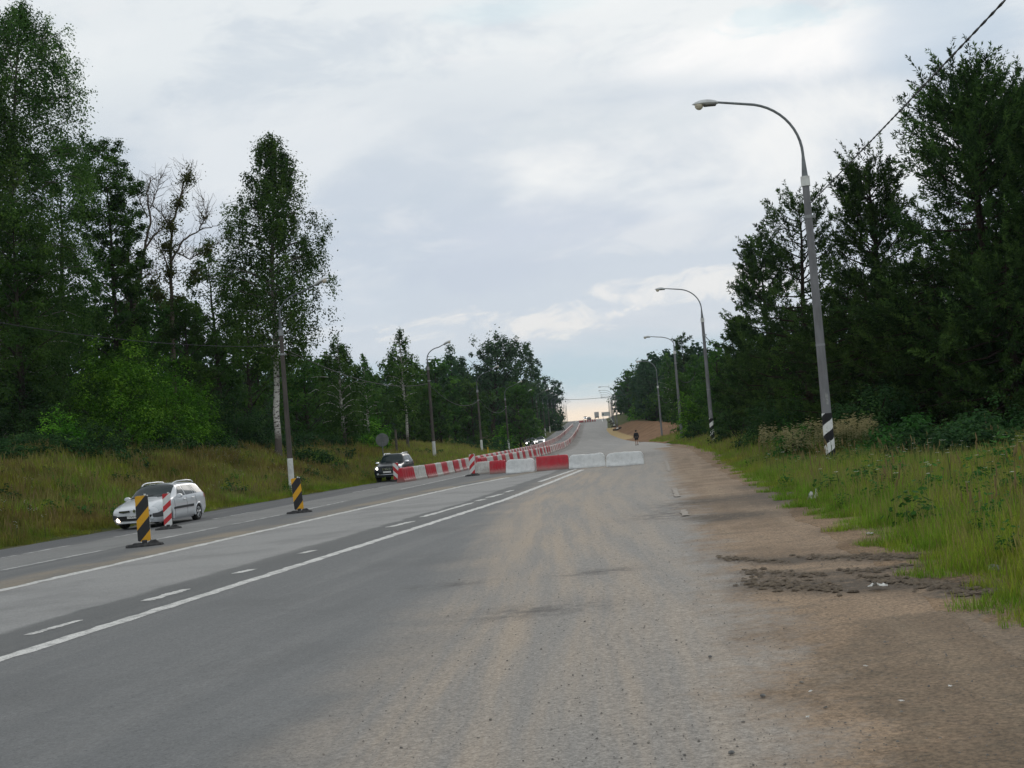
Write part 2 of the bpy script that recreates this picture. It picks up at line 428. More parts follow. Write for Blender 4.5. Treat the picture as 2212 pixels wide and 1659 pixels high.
# --- road
def mat_road():
    m = material('asphalt', rough=.85, spec=.25); t, b = mat_nt(m)
    P = t.node('ShaderNodeNewGeometry').outputs['Position']; X, Y, Z = t.sep(P)
    wv = t.math('MULTIPLY', t.math('SUBTRACT', t.noise(P, .9, 3, .6), .5), .5)
    q1 = t.math('ADD', t.attr('q1'), wv); q2 = t.math('ADD', t.attr('q2'), wv)
    q3 = t.math('ADD', t.attr('q3'), wv); q4 = t.math('ADD', t.attr('q4'), wv)
    near = t.attr('near')
    lane = (.275, .272, .265); dark = (.125, .128, .127); fresh = (.155, .158, .158); old = (.20, .20, .195); edge = (.105, .108, .112)
    c = t.mix(t.smooth(q4, -.12, .12), edge, old)
    c = t.mix(t.smooth(q3, -.10, .10), c, (.135, .138, .138))
    c = t.mix(t.smooth(q2, -.15, .15), c, lane)
    c = t.mix(t.smooth(q1, -1.55, -1.3), c, dark)
    c = t.mix(t.smooth(q1, -.12, .12), c, fresh)
    far = t.mix(t.smooth(t.attr('fb'), -.15, .15), (.15, .152, .155), (.24, .232, .22))
    far = t.mix(t.smooth(t.attr('fa'), -.15, .15), (.12, .123, .13), far)
    swl = t.noise(t.comb(t.math('MULTIPLY', X, .55), t.math('MULTIPLY', Y, .045), 3.0), 1.0, 5, .62, 1.2)
    far = t.mix(t.math('MULTIPLY', t.smooth(swl, .42, .66), .5), far, (.30, .29, .27))
    far = t.mix(t.math('MULTIPLY', t.smooth(t.math('ABSOLUTE', t.math('SUBTRACT', t.attr('fb'), .9)), .2, 1.1, .8, 0), t.smooth(t.noise(P, .5, 4, .6), .3, .6)), far, (.085, .07, .058))
    c = t.mix(near, far, c)
    # long worn wheel streaks along each lane
    sv = t.comb(t.math('MULTIPLY', t.attr('q1'), 1.6), t.math('MULTIPLY', Y, .07), 0.0)
    st = t.noise(sv, 1.0, 5, .6)
    c = t.mix(t.math('MULTIPLY', t.smooth(st, .42, .68), .35), c, t.mix(.5, c, (.30, .29, .275)))
    # blotches
    bl = t.noise(P, .35, 5, .6)
    c = t.mix(t.math('MULTIPLY', t.smooth(bl, .45, .7), .4), c, (.11, .112, .112))
    # tan dust swept out of the side road, streaky along the turning wheels
    td = t.attr('td'); curl = t.math('ADD', td, t.math('MULTIPLY', t.math('SUBTRACT', t.noise(P, .5, 3, .6), .5), 1.3))
    dv = t.comb(t.math('MULTIPLY', td, 2.8), t.math('MULTIPLY', Y, .13), 5.0)
    ds = t.noise(dv, 1.0, 6, .62, .2)
    dv2 = t.comb(t.math('MULTIPLY', td, .9), t.math('MULTIPLY', Y, .10), 9.0)
    ds2 = t.noise(dv2, 1.0, 4, .6, .3)
    cover = t.smooth(curl, -.55, 1.1)
    band = t.math('ADD', t.smooth(td, 4.2, 1.0, .42, 1.0), 0.0)
    amt = t.math('MULTIPLY', t.math('MULTIPLY', cover, t.smooth(t.math('ADD', t.math('MULTIPLY', ds, .6), t.math('MULTIPLY', ds2, .55)), .44, .70, .06, 1.0)), band)
    amt = t.math('MULTIPLY', amt, t.attr('dustfade'))
    c = t.mix(t.math('MULTIPLY', cover, .8), c, (.285, .266, .242))
    c = t.mix(t.math('MULTIPLY', amt, .78), c, (.375, .300, .225))
    c = t.mix(t.math('MULTIPLY', t.math('MULTIPLY', cover, t.smooth(ds, .56, .36)), t.math('MULTIPLY', t.attr('dustfade'), .22)), c, (.19, .182, .172))
    # tan dust along the second white line
    tq = t.smooth(t.math('ABSOLUTE', t.math('ADD', t.attr('q2'), .7)), .2, 1.1, .75, 0)
    c = t.mix(t.math('MULTIPLY', t.math('MULTIPLY', tq, near), t.smooth(bl, .35, .6)), c, (.28, .23, .165))
    # stains
    dk = t.math('MULTIPLY', t.attr('stain'), t.smooth(t.noise(P, 3.0, 5, .7), .35, .62))
    c = t.mix(t.math('MULTIPLY', dk, .8), c, (.075, .07, .066))
    # aggregate
    vo = t.voro(P, 55.0); sp = t.math('MULTIPLY', t.smooth(vo[0], .18, .36, 1, 0), t.smooth(t.noise(P, 14, 3, .7), .40, .7))
    c = t.mix(t.math('MULTIPLY', sp, .55), c, (.045, .045, .046))
    lt = t.smooth(t.voro(P, 90.0)[0], .10, .22, 1, 0)
    c = t.mix(t.math('MULTIPLY', lt, .25), c, (.50, .47, .43))
    pat = t.smooth(t.noise(P, 2.6, 5, .7), .40, .66)
    sp2 = t.math('MULTIPLY', t.smooth(t.voro(P, 24.0)[0], .12, .26, 1, 0), t.smooth(t.noise(P, 6.5, 3, .7), .46, .66))
    c = t.mix(t.math('MULTIPLY', sp2, .6), c, (.06, .058, .056))
    gm = t.smooth(t.noise(P, 17, 5, .8), .22, .78)
    gf = t.math('ADD', .12, t.math('MULTIPLY', cover, .14))
    c = t.mix(t.math('ADD', gf, t.math('MULTIPLY', pat, .10)), c, t.mix(gm, (.05, .05, .05), (.95, .95, .95)), 'OVERLAY')
    g = t.smooth(t.noise(P, 42, 4, .75), .22, .78)
    c = t.mix(t.math('ADD', gf, .12), c, t.mix(g, (0, 0, 0), (1, 1, 1)), 'OVERLAY')
    # dirt carried in from the shoulder, thinning out raggedly towards the lane
    dc, dw, dh = dirt_nodes(t, P)
    rg = t.math('ADD', t.math('MULTIPLY', t.math('SUBTRACT', t.noise(P, .7, 6, .68), .5), 2.0), t.math('MULTIPLY', t.math('SUBTRACT', t.noise(P, 6, 4, .7), .5), .9))
    c = t.mix(t.smooth(t.math('ADD', t.attr('ra'), rg), -.40, .55), c, dc)
    t.put(b.inputs['Base Color'], c)
    hgt = t.math('ADD', t.noise(P, 60, 3, .7), t.math('MULTIPLY', t.noise(P, 1.3, 3, .5), .6))
    t.put(b.inputs['Normal'], t.bump(hgt, .5, .012))
    return m
M_ROAD = mat_road()
# inner faces of the two long barrier rows give the far carriageways their edges
XRA = line_fn([(870, 1041.6), (899, 1036.8), (925, 1032.6), (957, 1026), (982, 1020.8), (1014, 1012.5), (1050, 1003), (1101, 989.5), (1152, 975), (1186, 961), (1208, 949), (1228, 930), (1239, 918)], post=.07)
XRB = line_fn([(1034, 1016), (1060, 1011), (1104, 1001), (1155, 989), (1178, 982), (1213, 970), (1235, 952), (1247, 933), (1253.5, 917)], post=.07)
ry = np.concatenate([np.arange(2.5, 30, .18), np.arange(30, 80, .5), np.arange(80, 260, 2.0), np.arange(260, 760, 6)])
nc = 90
u = np.linspace(0, 1, nc)[None]
Yr = ry[:, None]; L = XL(Yr); Rr = np.where(Yr < 125, np.minimum(XR(Yr) - .15, XA(Yr) + 2.6), XR(Yr))
wl = .10 * np.sin(Yr * 2.1) + .08 * np.sin(Yr * .77 + 1)
L = L + wl * np.clip(Yr / 60, 0, 1)
Xr = L + (Rr - L) * u; Yr2 = np.broadcast_to(Yr, Xr.shape)
Zr = road_z(Xr, Yr2)
def blob(X, Y, px, py, rx, ry_):
    p = on_road(px, py); return np.exp(-((X - p[0]) / rx) ** 2 - ((Y - p[1]) / ry_) ** 2)
MUD = [((1565, 1207), (1702, 1216), .28), ((1728, 1206), (2003, 1203), .36), ((1610, 1236), (1770, 1243), .26), ((1818, 1235), (1920, 1230), .28),
       ((1930, 1226), (2060, 1220), .18), ((1606, 1260), (1830, 1270), .50), ((1872, 1253), (2170, 1275), .50), ((2060, 1284), (2150, 1282), .25)]
def seg_d(X, Y, a, b):
    a = on_road(*a)[:2]; b = on_road(*b)[:2]; v = b - a
    t = np.clip(((X - a[0]) * v[0] + (Y - a[1]) * v[1]) / (v @ v), 0, 1)
    return np.hypot(X - a[0] - t * v[0], Y - a[1] - t * v[1])
def mud_f(Xd, Yd): return sum(np.clip(1.3 - seg_d(Xd, Yd, a, b) / (w * 1.0), 0, 1) for a, b, w in MUD) + sum(blob(Xd, Yd, *a) for a in [(1730, 1080, 1.5, 1.6), (1690, 1066, 1.0, 1.6), (1490, 1085, 1.4, 1.2), (1545, 1118, 1.3, .9), (1500, 1122, 1.0, .8), (1440, 1128, .9, .6), (1650, 1050, .8, 1.4)])
def wet_f(Xd, Yd): return sum(k * blob(Xd, Yd, *a) for k, a in [(1.0, (2080, 1430, 1.0, 1.0)), (.9, (2230, 1520, 1.0, .8)), (.9, (1990, 1400, .5, .6)), (.8, (2180, 1640, .8, .5)), (.7, (1980, 1340, .9, .4)), (.7, (2150, 1370, .8, .4))])
stain = sum(blob(Xr, Yr2, *a) for a in [(1490, 1090, .9, 1.6), (1460, 1112, .9, 1.4), (1350, 985, 4, 8), (1300, 1235, .5, .35), (960, 1265, .5, .3), (1150, 1320, .8, .5)])
A = dict(q1=Xr - X1(Yr2), q2=Xr - X2(Yr2), q3=Xr - X3(Yr2), q4=Xr - X4(Yr2), td=Xr - XD(Yr2), ra=Xr - XA(Yr2), fa=Xr - XRA(Yr2), fb=Xr - XRB(Yr2),
         near=np.clip((95 - Yr2) / 20, 0, 1), dustfade=np.clip((85 - Yr2) / 30, 0.0, 1), stain=np.clip(stain, 0, 1), mud=np.clip(mud_f(Xr, Yr2), 0, 1), wet=np.clip(wet_f(Xr, Yr2), 0, 1.2))
A['ra'] = np.where(Yr2 > 105, -5, A['ra'])
road = structure(link('road', new_mesh('road', np.stack([Xr, Yr2, Zr], -1).reshape(-1, 3), grid_faces(*Xr.shape), M_ROAD, smooth=True,
                                       attrs={k: np.broadcast_to(v, Xr.shape).ravel() for k, v in A.items()})))

# --- dirt shoulder on the right
M_DIRT = mat_dirt()
dy = np.concatenate([np.arange(2.5, 30, .15), np.arange(30, 118, .4)])[:, None]
ncd = 70
def nz(Y, k, a): return a * (np.sin(Y * k) + .6 * np.sin(Y * k * 2.37 + 1) + .4 * np.sin(Y * k * 5.1 + 2))
La = XA(dy) + 1.75 + nz(dy, 1.1, .06); Ra = XR(dy) + .5
La = np.minimum(La, Ra - .1)
Xd = La + (Ra - La) * np.linspace(0, 1, ncd)[None]; Yd = np.broadcast_to(dy, Xd.shape)
mud = mud_f(Xd, Yd); wet = wet_f(Xd, Yd)
Zd = road_z(Xd, Yd) + .006 + .02 * np.clip((Xd - La) / 2.0, 0, 1) + .012 * np.sin(Xd * 3.1 + Yd * .6) * np.clip((Xd - La), 0, 1) - .015 * np.clip(mud, 0, 1)
Zd[:, 0] -= .012
dirt = structure(link('dirt_shoulder', new_mesh('dirt_shoulder', np.stack([Xd, Yd, Zd], -1).reshape(-1, 3), grid_faces(*Xd.shape), M_DIRT, smooth=True,
                 attrs=dict(ra=(Xd - XA(Yd)).ravel(), mud=np.clip(mud, 0, 1).ravel(), wet=np.clip(wet, 0, 1.2).ravel()))))

# --- painted markings, each its own thin sheet
def mat_paint():
    m = material('road_paint', rough=.7, spec=.25); t, b = mat_nt(m)
    P = t.node('ShaderNodeNewGeometry').outputs['Position']
    n = t.noise(P, 5.0, 5, .7); n2 = t.noise(P, 40.0, 3, .7)
    c = t.mix(t.smooth(n, .42, .66), (.64, .63, .60), (.36, .355, .34))
    c = t.mix(t.math('MULTIPLY', t.smooth(n2, .5, .64), .6), c, (.22, .22, .215))
    t.put(b.inputs['Base Color'], c); return m
M_PAINT = mat_paint()
def strip(fx, y0, y1, w, name='lane_line', rag=.012, mat=None):
    n = max(4, int((y1 - y0) / .22)); Y = np.linspace(y0, y1, n)
    X = fx(Y); j = lambda: rng.normal(0, rag, n)
    jl, jr = j(), j()
    V = np.concatenate([np.stack([X - w / 2 + jl, Y, road_z(X, Y) + .005], -1), np.stack([X + w / 2 + jr, Y, road_z(X, Y) + .005], -1)])
    i = np.arange(n - 1); F = np.stack([i, i + n, i + n + 1, i + 1], -1)
    return structure(link(name, new_mesh(name, V, F, mat or M_PAINT)))
M_FADED = worn('faded_road_paint', (.46, .455, .44), (.20, .20, .195), 5, .8)
strip(X1, 5.0, on_road(1258, 1015)[1], .23, rag=.016)
y2 = on_road(1093, 1032)[1]
strip(X2, 9.0, y2, .27, rag=.02)
def yspan(a, b): return sorted((on_road(*a)[1], on_road(*b)[1]))
for a, b in [((0, 1233), (220, 1189)), ((285, 1176), (480, 1138)), ((500, 1133), (620, 1110)), ((640, 1106), (760, 1081)), ((860, 1058), (1010, 1026))]:
    s_ = yspan(a, b); strip(X3, s_[0], s_[1], .17, rag=.03, mat=M_FADED)
for a, b in [((0, 1206), (31, 1200)), ((52, 1197), (156, 1178)), ((242, 1161), (300, 1150)), ((466, 1121), (556, 1104)), ((760, 1064), (800, 1056)), ((818, 1053), (845, 1048))]:
    s_ = yspan(a, b); strip(X4, s_[0], s_[1], .14, rag=.03, mat=M_FADED)
for a, b, w in [((61, 1372), (173, 1340), .15), ((315, 1298.6), (403, 1273), .22), ((509, 1239), (546, 1230), .22), ((650, 1196), (678, 1189), .2), ((840, 1139), (893, 1126), .24),
                ((912, 1117), (1021, 1086), .24), ((1029, 1082.6), (1048, 1078), .24), ((1054, 1075), (1085, 1067), .24), ((1092, 1063.5), (1108, 1059), .2), ((1165, 1041), (1246, 1013), .22)]:
    p, q = on_road(*a), on_road(*b)
    f = lambda Y, p=p, q=q: p[0] + (Y - p[1]) / (q[1] - p[1]) * (q[0] - p[0])
    # worn dash: ragged, tapering outline
    n = 22; Y = np.linspace(p[1], q[1], n); X = f(Y)
    env = w * (.35 + .65 * np.clip(np.sin(np.linspace(.12, .93, n) * pi) * 1.8, 0, 1)) * rng.uniform(.65, 1.15, n) / 2
    V = np.concatenate([np.stack([X - env, Y, road_z(X, Y) + .005], -1), np.stack([X + env, Y, road_z(X, Y) + .005], -1)])
    i = np.arange(n - 1); F = np.stack([i, i + n, i + n + 1, i + 1], -1)
    structure(link('lane_dash', new_mesh('lane_dash', V, F, M_PAINT)))
M_OLDPAINT = worn('old_road_paint', (.30, .27, .235), (.21, .175, .14), 9, .8)
for a, b in [((1439, 996), (1446, 1018)), ((1457, 1056), (1463, 1074)), ((1476, 1102), (1481, 1115))]:
    p, q = on_road(*a), on_road(*b)
    f = lambda Y, p=p, q=q: p[0] + (Y - p[1]) / (q[1] - p[1]) * (q[0] - p[0])
    o = strip(f, min(p[1], q[1]), max(p[1], q[1]), .14, 'edge_line_dash', .012, M_OLDPAINT); o.location.z = .012
# markings on the far carriageway beyond the road works
for a, b in [((1242, 912.5), (1251, 907)), ((1303, 911), (1300, 906))]:
    p, q = on_road(*a), on_road(*b)
    f = lambda Y, p=p, q=q: p[0] + (Y - p[1]) / (q[1] - p[1]) * (q[0] - p[0])
    o = strip(f, min(p[1], q[1]), max(p[1], q[1]), .5, 'far_lane_line', .0)
    o.location.z = .05

# --- bare earth bank where the verge has been dug away
def mat_earth():
    m = material('bare_earth', rough=.95, spec=.1); t, b = mat_nt(m)
    P = t.node('ShaderNodeNewGeometry').outputs['Position']
    n = t.noise(P, .35, 5, .65); n2 = t.noise(P, 2.2, 5, .7)
    c = t.mix(t.smooth(n, .35, .65), (.24, .14, .075), (.17, .095, .05))
    c = t.mix(t.math('MULTIPLY', t.smooth(n2, .5, .7), .5), c, (.10, .062, .035))
    c = t.mix(t.smooth(t.attr('sand'), .35, .75), c, (.40, .29, .14))
    t.put(b.inputs['Base Color'], c); t.put(b.inputs['Normal'], t.bump(n2, .7, .2)); return m
ey = np.arange(128, 350, 2.5)[:, None]; k = np.linspace(0, 1, 24)[None]
wd = np.interp(ey, [128, 140, 165, 230, 300, 350], [.5, 4.5, 7.5, 10, 7, .5])
Xe = XR(ey) - .3 + k * wd; Ye = np.broadcast_to(ey, Xe.shape)
Ze = ground_z(Xe, Ye) + .05 + .12 * np.sin(k * pi) + .10 * np.sin(Xe * 2.3 + Ye * .8) * np.sin(k * pi)
Ze[:, -1] -= .25; Ze[:, 0] -= .06
sand = np.clip(1.6 - (Xe - XR(ey)) / 1.5, 0, 1) * np.clip((ey - 190) / 25, 0, 1)
structure(link('earth_bank', new_mesh('earth_bank', np.stack([Xe, Ye, Ze], -1).reshape(-1, 3), grid_faces(*Xe.shape), mat_earth(), smooth=True, attrs=dict(sand=sand.ravel()))))

# --- lumps: churned mud, gravel
def lumps(n, P, S, flat, seed, name, mat):
    r = np.random.default_rng(seed)
    base = np.array([[1, 0, 0], [.5, .87, 0], [-.5, .87, 0], [-1, 0, 0], [-.5, -.87, 0], [.5, -.87, 0], [.55, .1, .8], [-.25, .5, .9], [-.3, -.45, .85]])
    F0 = np.array([[0, 1, 6], [1, 7, 6], [1, 2, 7], [2, 3, 7], [3, 8, 7], [3, 4, 8], [4, 5, 8], [5, 6, 8], [5, 0, 6], [6, 7, 8]])
    V = np.repeat(base[None], n, 0) * r.uniform(.6, 1.3, (n, 9, 3)); V[:, :6, 2] = -.3
    a = r.uniform(0, 2 * pi, n); ca, sa = np.cos(a)[:, None], np.sin(a)[:, None]
    x = V[..., 0] * ca - V[..., 1] * sa; y = V[..., 0] * sa + V[..., 1] * ca
    V = np.stack([x * S[:, None] * r.uniform(.8, 1.6, (n, 1)), y * S[:, None], V[..., 2] * (S * flat)[:, None]], -1) + P[:, None]
    F = (F0[None] + (np.arange(n) * 9)[:, None, None]).reshape(-1, 3)
    return link(name, new_mesh(name, V.reshape(-1, 3), F, mat))
M_MUD = worn('wet_mud', (.085, .066, .048), (.16, .125, .088), 14, .9, .2, .5)
pp = []; ps = []
for a, b, w in MUD:
    A_, B_ = on_road(*a), on_road(*b); ln = np.hypot(*(B_ - A_)[:2])
    for n, sg, s0, s1 in ((int(ln * w * 260), .50, .016, .046), (int(ln * w * 520), .75, .005, .013)):
        t_ = rng.uniform(0, 1, n); q = A_[None] + (B_ - A_)[None] * t_[:, None]
        den = .5 + .5 * np.sin(t_ * ln * 5.1 + w * 40) * np.sin(t_ * ln * 2.3 + w * 17)      # broken, uneven along the track
        k_ = rng.uniform(0, 1, n) < .35 + .65 * den; q = q[k_]; n = len(q)
        q[:, 1] += rng.normal(0, w * sg, n); q[:, 0] += rng.normal(0, .05, n); pp.append(q); ps.append(rng.uniform(s0, s1, n))
pp = np.concatenate(pp); ps = np.concatenate(ps); pp[:, 2] = road_z(pp[:, 0], pp[:, 1]) + .012
o = lumps(len(pp), pp, ps, .34, 3, 'churned_mud', M_MUD)
stuff(o, 'dark churned mud ridges in tyre tracks across the brown dirt', 'mud')
n = 5200
gy = 6 + 30 * rng.uniform(0, 1, n) ** 1.6; gx = XD(gy) + rng.uniform(-.5, 1, n) * 0 + rng.uniform(0, 1, n) ** .8 * (XR(gy) - XD(gy))
gp = np.stack([gx, gy, road_z(gx, gy) + .005 + .02 * np.clip((gx - XA(gy)) / 2, 0, 1)], -1)
o = lumps(n, gp, np.where(rng.uniform(0, 1, n) < .008, .008, .0022) + np.abs(rng.normal(.0, .0022, n)), .8, 5, 'gravel', worn('gravel_stone', (.09, .085, .08), (.22, .20, .17), 9, .9))
stuff(o, 'loose dark gravel scattered over dusty asphalt and dirt', 'gravel')
# larger stones
M_STONE = worn('grey_stone', (.10, .10, .10), (.25, .24, .22), 20, .9, .2, .4)
def stone(px, py, s, label, lift=.01):
    p = on_road(px, py); r = np.random.default_rng(int(px * 7 + py))
    mb = MB(); prof = [(0.02, -.3), (.8, -.15), (1, .25), (.75, .65), (.3, .85)]
    mb.lathe([(a * s, b * s * .8) for a, b in prof], 9)
    mb.v = [(v[0] * r.uniform(.8, 1.25), v[1] * r.uniform(.7, 1.1), v[2] * r.uniform(.85, 1.1)) for v in mb.v]
    t_ = thing('stone', label, 'stone', (p[0], p[1], p[2] + lift), r.uniform(0, 6), 'loose stones on the road', mb.mesh('stone', M_STONE, True))
stone(1534, 1422, .018, 'small black stone on the grey asphalt right of the dust streaks')
stone(1648, 1507, .020, 'black stone lying where asphalt meets brown dirt')
stone(1580, 1631, .020, 'dark stone at the very bottom edge of the asphalt')
stone(2148, 1237, .09, 'pale stone half hidden at the grass edge beside the mud tracks', .02)
stone(1708, 1072, .10, 'dirty clod beside the dark stain at the near grass edge', .02)

# ================================================================== LAMP POSTS, WIRES
M_CONC = worn('pole_concrete', (.23, .23, .24), (.16, .16, .165), 3.0, .9, .2, .1, (1, 1, .25))
M_CONC_D = worn('pole_concrete_dark', (.115, .10, .09), (.07, .062, .056), 3.0, .9, .2, .1, (1, 1, .25))
M_GALV = worn('grey_steel', (.20, .22, .23), (.13, .14, .145), 5.0, .55, .4, 0)
M_STEEL_D = worn('dark_steel', (.10, .115, .12), (.065, .07, .075), 5.0, .55, .4, 0)
M_WHITEP = worn('whitewash', (.74, .75, .72), (.55, .55, .52), 4.0, .85, .2, .1)
M_LAMPW = worn('lamp_housing', (.62, .64, .64), (.42, .43, .42), 4.0, .5, .4)
M_LAMPD = material('lamp_underside', (.16, .16, .15), .6)
M_DIFF = material('lamp_diffuser', (.62, .56, .44), .25, spec=.5)
M_WIRE = material('wire', (.05, .05, .055), .7)
M_CLAMP = material('clamp_metal', (.28, .29, .29), .5, .6)
def mat_spiral():
    m = material('black_white_spiral', rough=.8, spec=.25); t, b = mat_nt(m)
    co = t.sep(t.node('ShaderNodeTexCoord').outputs['Object'])
    ang = t.math('DIVIDE', t.math('ARCTAN2', co[1], co[0]), 2 * pi)
    f = t.math('FRACT', t.math('SUBTRACT', t.math('DIVIDE', co[2], .60), ang))
    nn = t.noise(t.node('ShaderNodeTexCoord').outputs['Object'], 9, 5, .7)
    f = t.math('ADD', f, t.math('MULTIPLY', t.math('SUBTRACT', nn, .5), .03))
    blk = t.math('GREATER_THAN', f, .5)
    wht = t.mix(t.smooth(nn, .5, .75), (.78, .78, .76), (.52, .52, .49))
    t.put(b.inputs['Base Color'], t.mix(blk, wht, (.022, .022, .024))); return m
M_SPIRAL = mat_spiral()

def lamp_head(parent, p, dirv, s=1.0):
    """cobra-head lantern: p = arm end, dirv = horizontal unit direction"""
    L_ = .95 * s; nst = 10
    prof_w = [.07, .12, .16, .18, .19, .19, .18, .155, .10, .02]; top = [.05, .09, .12, .14, .15, .15, .14, .115, .075, .01]; bot = [-.05, -.07, -.08, -.085, -.08, -.06, -.05, -.04, -.03, 0]
    mb = MB(); V = []; F = []; n = 12
    for i in range(nst):
        y = L_ * i / (nst - 1)
        for j in range(n):
            th = 2 * pi * j / n; zz = sin(th); V.append((prof_w[i] * s * cos(th), y, (top[i] if zz > 0 else -bot[i]) * zz * s))
    for i in range(nst - 1):
        for j in range(n): F.append((i * n + j, i * n + (j + 1) % n, (i + 1) * n + (j + 1) % n, (i + 1) * n + j))
    F.append(tuple(range(n - 1, -1, -1))); F.append(tuple(range((nst - 1) * n, nst * n)))
    mb.add(V, F)
    rz = atan2(-dirv[0], dirv[1])
    rot = (radians(dirv[2]), 0, rz)
    h = mb.build('lamp_head', [M_LAMPW], parent, True, p, rot)
    mb = MB(); mb.box((0, .30 * s, -.055 * s), (.25 * s, .46 * s, .09 * s), bev=.015)
    mb.build('gear_tray', [M_LAMPD], h, False)
    mb = MB(); r = .165 * s
    mb.lathe([(r * .98, -.02 * s), (r * .95, -.09 * s), (r * .75, -.16 * s), (r * .4, -.205 * s), (.01, -.215 * s)], 14, (0, .70 * s, 0))
    mb.build('diffuser', [M_DIFF], h, True)
    return h

def lamp_post(label, base, H, hpole, arm_dir, arm_len, kind, group, r0=.145, r1=.095, pitch=8.0, bend=2.4, end=None, neck=None):
    """kind: 'spiral' painted foot, 'white' painted foot, 'plinth' concrete foot"""
    t = thing('street_lamp', label, 'street lamp', base, 0, group)
    M_P = M_CONC_D if kind == 'white' else M_CONC
    if neck: hpole = at_depth(neck[0], neck[1], base[1])[2] - base[2]
    if end: e_ = at_depth(end[0], end[1], base[1]); arm_len = abs(e_[0] - base[0]); ztop = e_[2] - base[2]
    else: ztop = H
    bend = min(bend, arm_len * .8)
    M_A = M_STEEL_D if kind == 'white' else M_GALV
    zf = {'spiral': 1.6, 'white': 1.9, 'plinth': .45}[kind]
    rr = lambda z: r0 + (r1 - r0) * z / hpole
    mb = MB(); mb.tube([(0, 0, z) for z in (zf, hpole * .45, hpole * .7, hpole)], [rr(z) for z in (zf, hpole * .45, hpole * .7, hpole)], 14)
    mb.build('pole', [M_P], t, True)
    mb = MB()
    if kind == 'plinth':
        mb.lathe([(.34, -.3), (.34, .12), (.24, .34), (r0 + .015, .45)], 16); mb.build('plinth', [M_WHITEP], t, True)
    else:
        mb.tube([(0, 0, -.5), (0, 0, zf / 2), (0, 0, zf)], [rr(-.5) + .006, rr(zf / 2) + .006, rr(zf) + .006], 16)
        mb.build('painted_foot', [M_SPIRAL if kind == 'spiral' else M_WHITEP], t, True)
    if kind == 'spiral':
        mb = MB(); zr = hpole * .42; mb.lathe([(rr(zr) + .008, -.035), (rr(zr) + .008, .035)], 16, (0, 0, zr)); mb.build('joint_band', [M_CLAMP], t, True)
        mb = MB()      # remains of a pasted notice, wrapped on the side towards the road
        for k_, (z0, z1, a0, a1) in enumerate(((1.86, 2.20, -1.75, -1.2), (1.95, 2.05, -2.3, -2.0))):
            V = []; n_ = 6
            for zz in (z0, z1):
                for q in range(n_ + 1):
                    an = a0 + (a1 - a0) * q / n_; ro = rr(zz) + .006; V.append((ro * cos(an), ro * sin(an), zz + .03 * sin(q * 2.1 + k_)))
            mb.add(V, [(q, q + 1, q + n_ + 2, q + n_ + 1) for q in range(n_)])
        mb.build('notice_scrap', [worn('torn_paper', (.36, .36, .35), (.20, .20, .20), 14, .9)], t, False)
    mb = MB(); mb.lathe([(r1 + .035, -.2), (r1 + .035, .1), (r1 * .9, .1)], 14, (0, 0, hpole)); mb.build('collar', [M_WHITEP if kind != 'white' else M_CLAMP], t, True)
    mb = MB(); mb.tube([(0, 0, hpole + .08), (0, 0, hpole + .75)], [r1 * .95, .045], 12); mb.build('cone_cap', [M_A], t, True)
    # bracket: rises, bends over, runs out nearly level
    ad = np.array([arm_dir[0], arm_dir[1]]); ad = ad / np.linalg.norm(ad)
    rem = max(arm_len - bend * (1 - cos(pi / 2 * .93)), .2); slope = tan(radians(pitch))
    rise = max(ztop - rem * slope - hpole - .7, .6); be = min(bend, rise * .95); pts = [(0, 0, hpole + .7)]
    for k in range(13):
        a = k / 12 * pi / 2 * .93
        pts.append((ad[0] * bend * (1 - cos(a)), ad[1] * bend * (1 - cos(a)), hpole + .7 + rise - be * sin(pi / 2 * .93) + be * sin(a)))
    e = pts[-1]; pts.append((e[0] + ad[0] * rem, e[1] + ad[1] * rem, e[2] + rem * slope))
    mb = MB(); mb.tube(pts, [.045] * 4 + [.042] * (len(pts) - 5) + [.036], 8); arm = mb.build('bracket_arm', [M_A], t, True)
    lamp_head(t, pts[-1], (ad[0], ad[1], pitch if kind == 'white' else 0.0), .84)
    mb = MB(); zc = hpole - 1.15
    mb.lathe([(rr(zc) + .015, -.05), (rr(zc) + .015, .05)], 12, (0, 0, zc)); mb.box((rr(zc) + .05, -.03, zc), (.09, .05, .08))
    mb.build('wire_clamp', [M_CLAMP], t, False)
    return t

def place(pxb, pyb, ppm):
    """base pixel and scale (px per metre) -> point"""
    Y = FPX / ppm; return at_depth(pxb, pyb, Y)
RG = 'grey concrete street lamps along the right verge'; LG = 'dark street lamps with whitewashed feet along the left verge'
b1 = place(1796, 1006, 71); b2 = place(1540, 951, 29.6); b3 = place(1474, 957, 21.2); b4 = place(1431, 953, 16.6)
LAMPS = []
lamp_post('nearest tall lamp on the right with a black and white spiral foot', b1, 11.05, 8.62, (-1, .05), 3.45, 'spiral', RG, .155, .105, 9.0, 1.75, (1552, 219), (1744, 388))
lamp_post('second lamp on the right, spiral striped foot in the long grass', b2, 11.1, 8.7, (-1, .05), 3.4, 'spiral', RG, .155, .105, 8.0, 1.75, (1438, 623), (1517, 690))
lamp_post('third lamp on the right, on a pale plinth with a looping cable', b3, 10.9, 8.7, (-1, .05), 3.3, 'plinth', RG, .15, .10, 8.0, 1.7, (1406, 727), (1459, 760))
lamp_post('fourth lamp on the right, pale slim pole on plinth behind walking person', b4, 10.5, 8.1, (-1, .05), 3.0, 'plinth', RG, .14, .09, 8.0, 1.7, (1386, 780), (1422, 835))
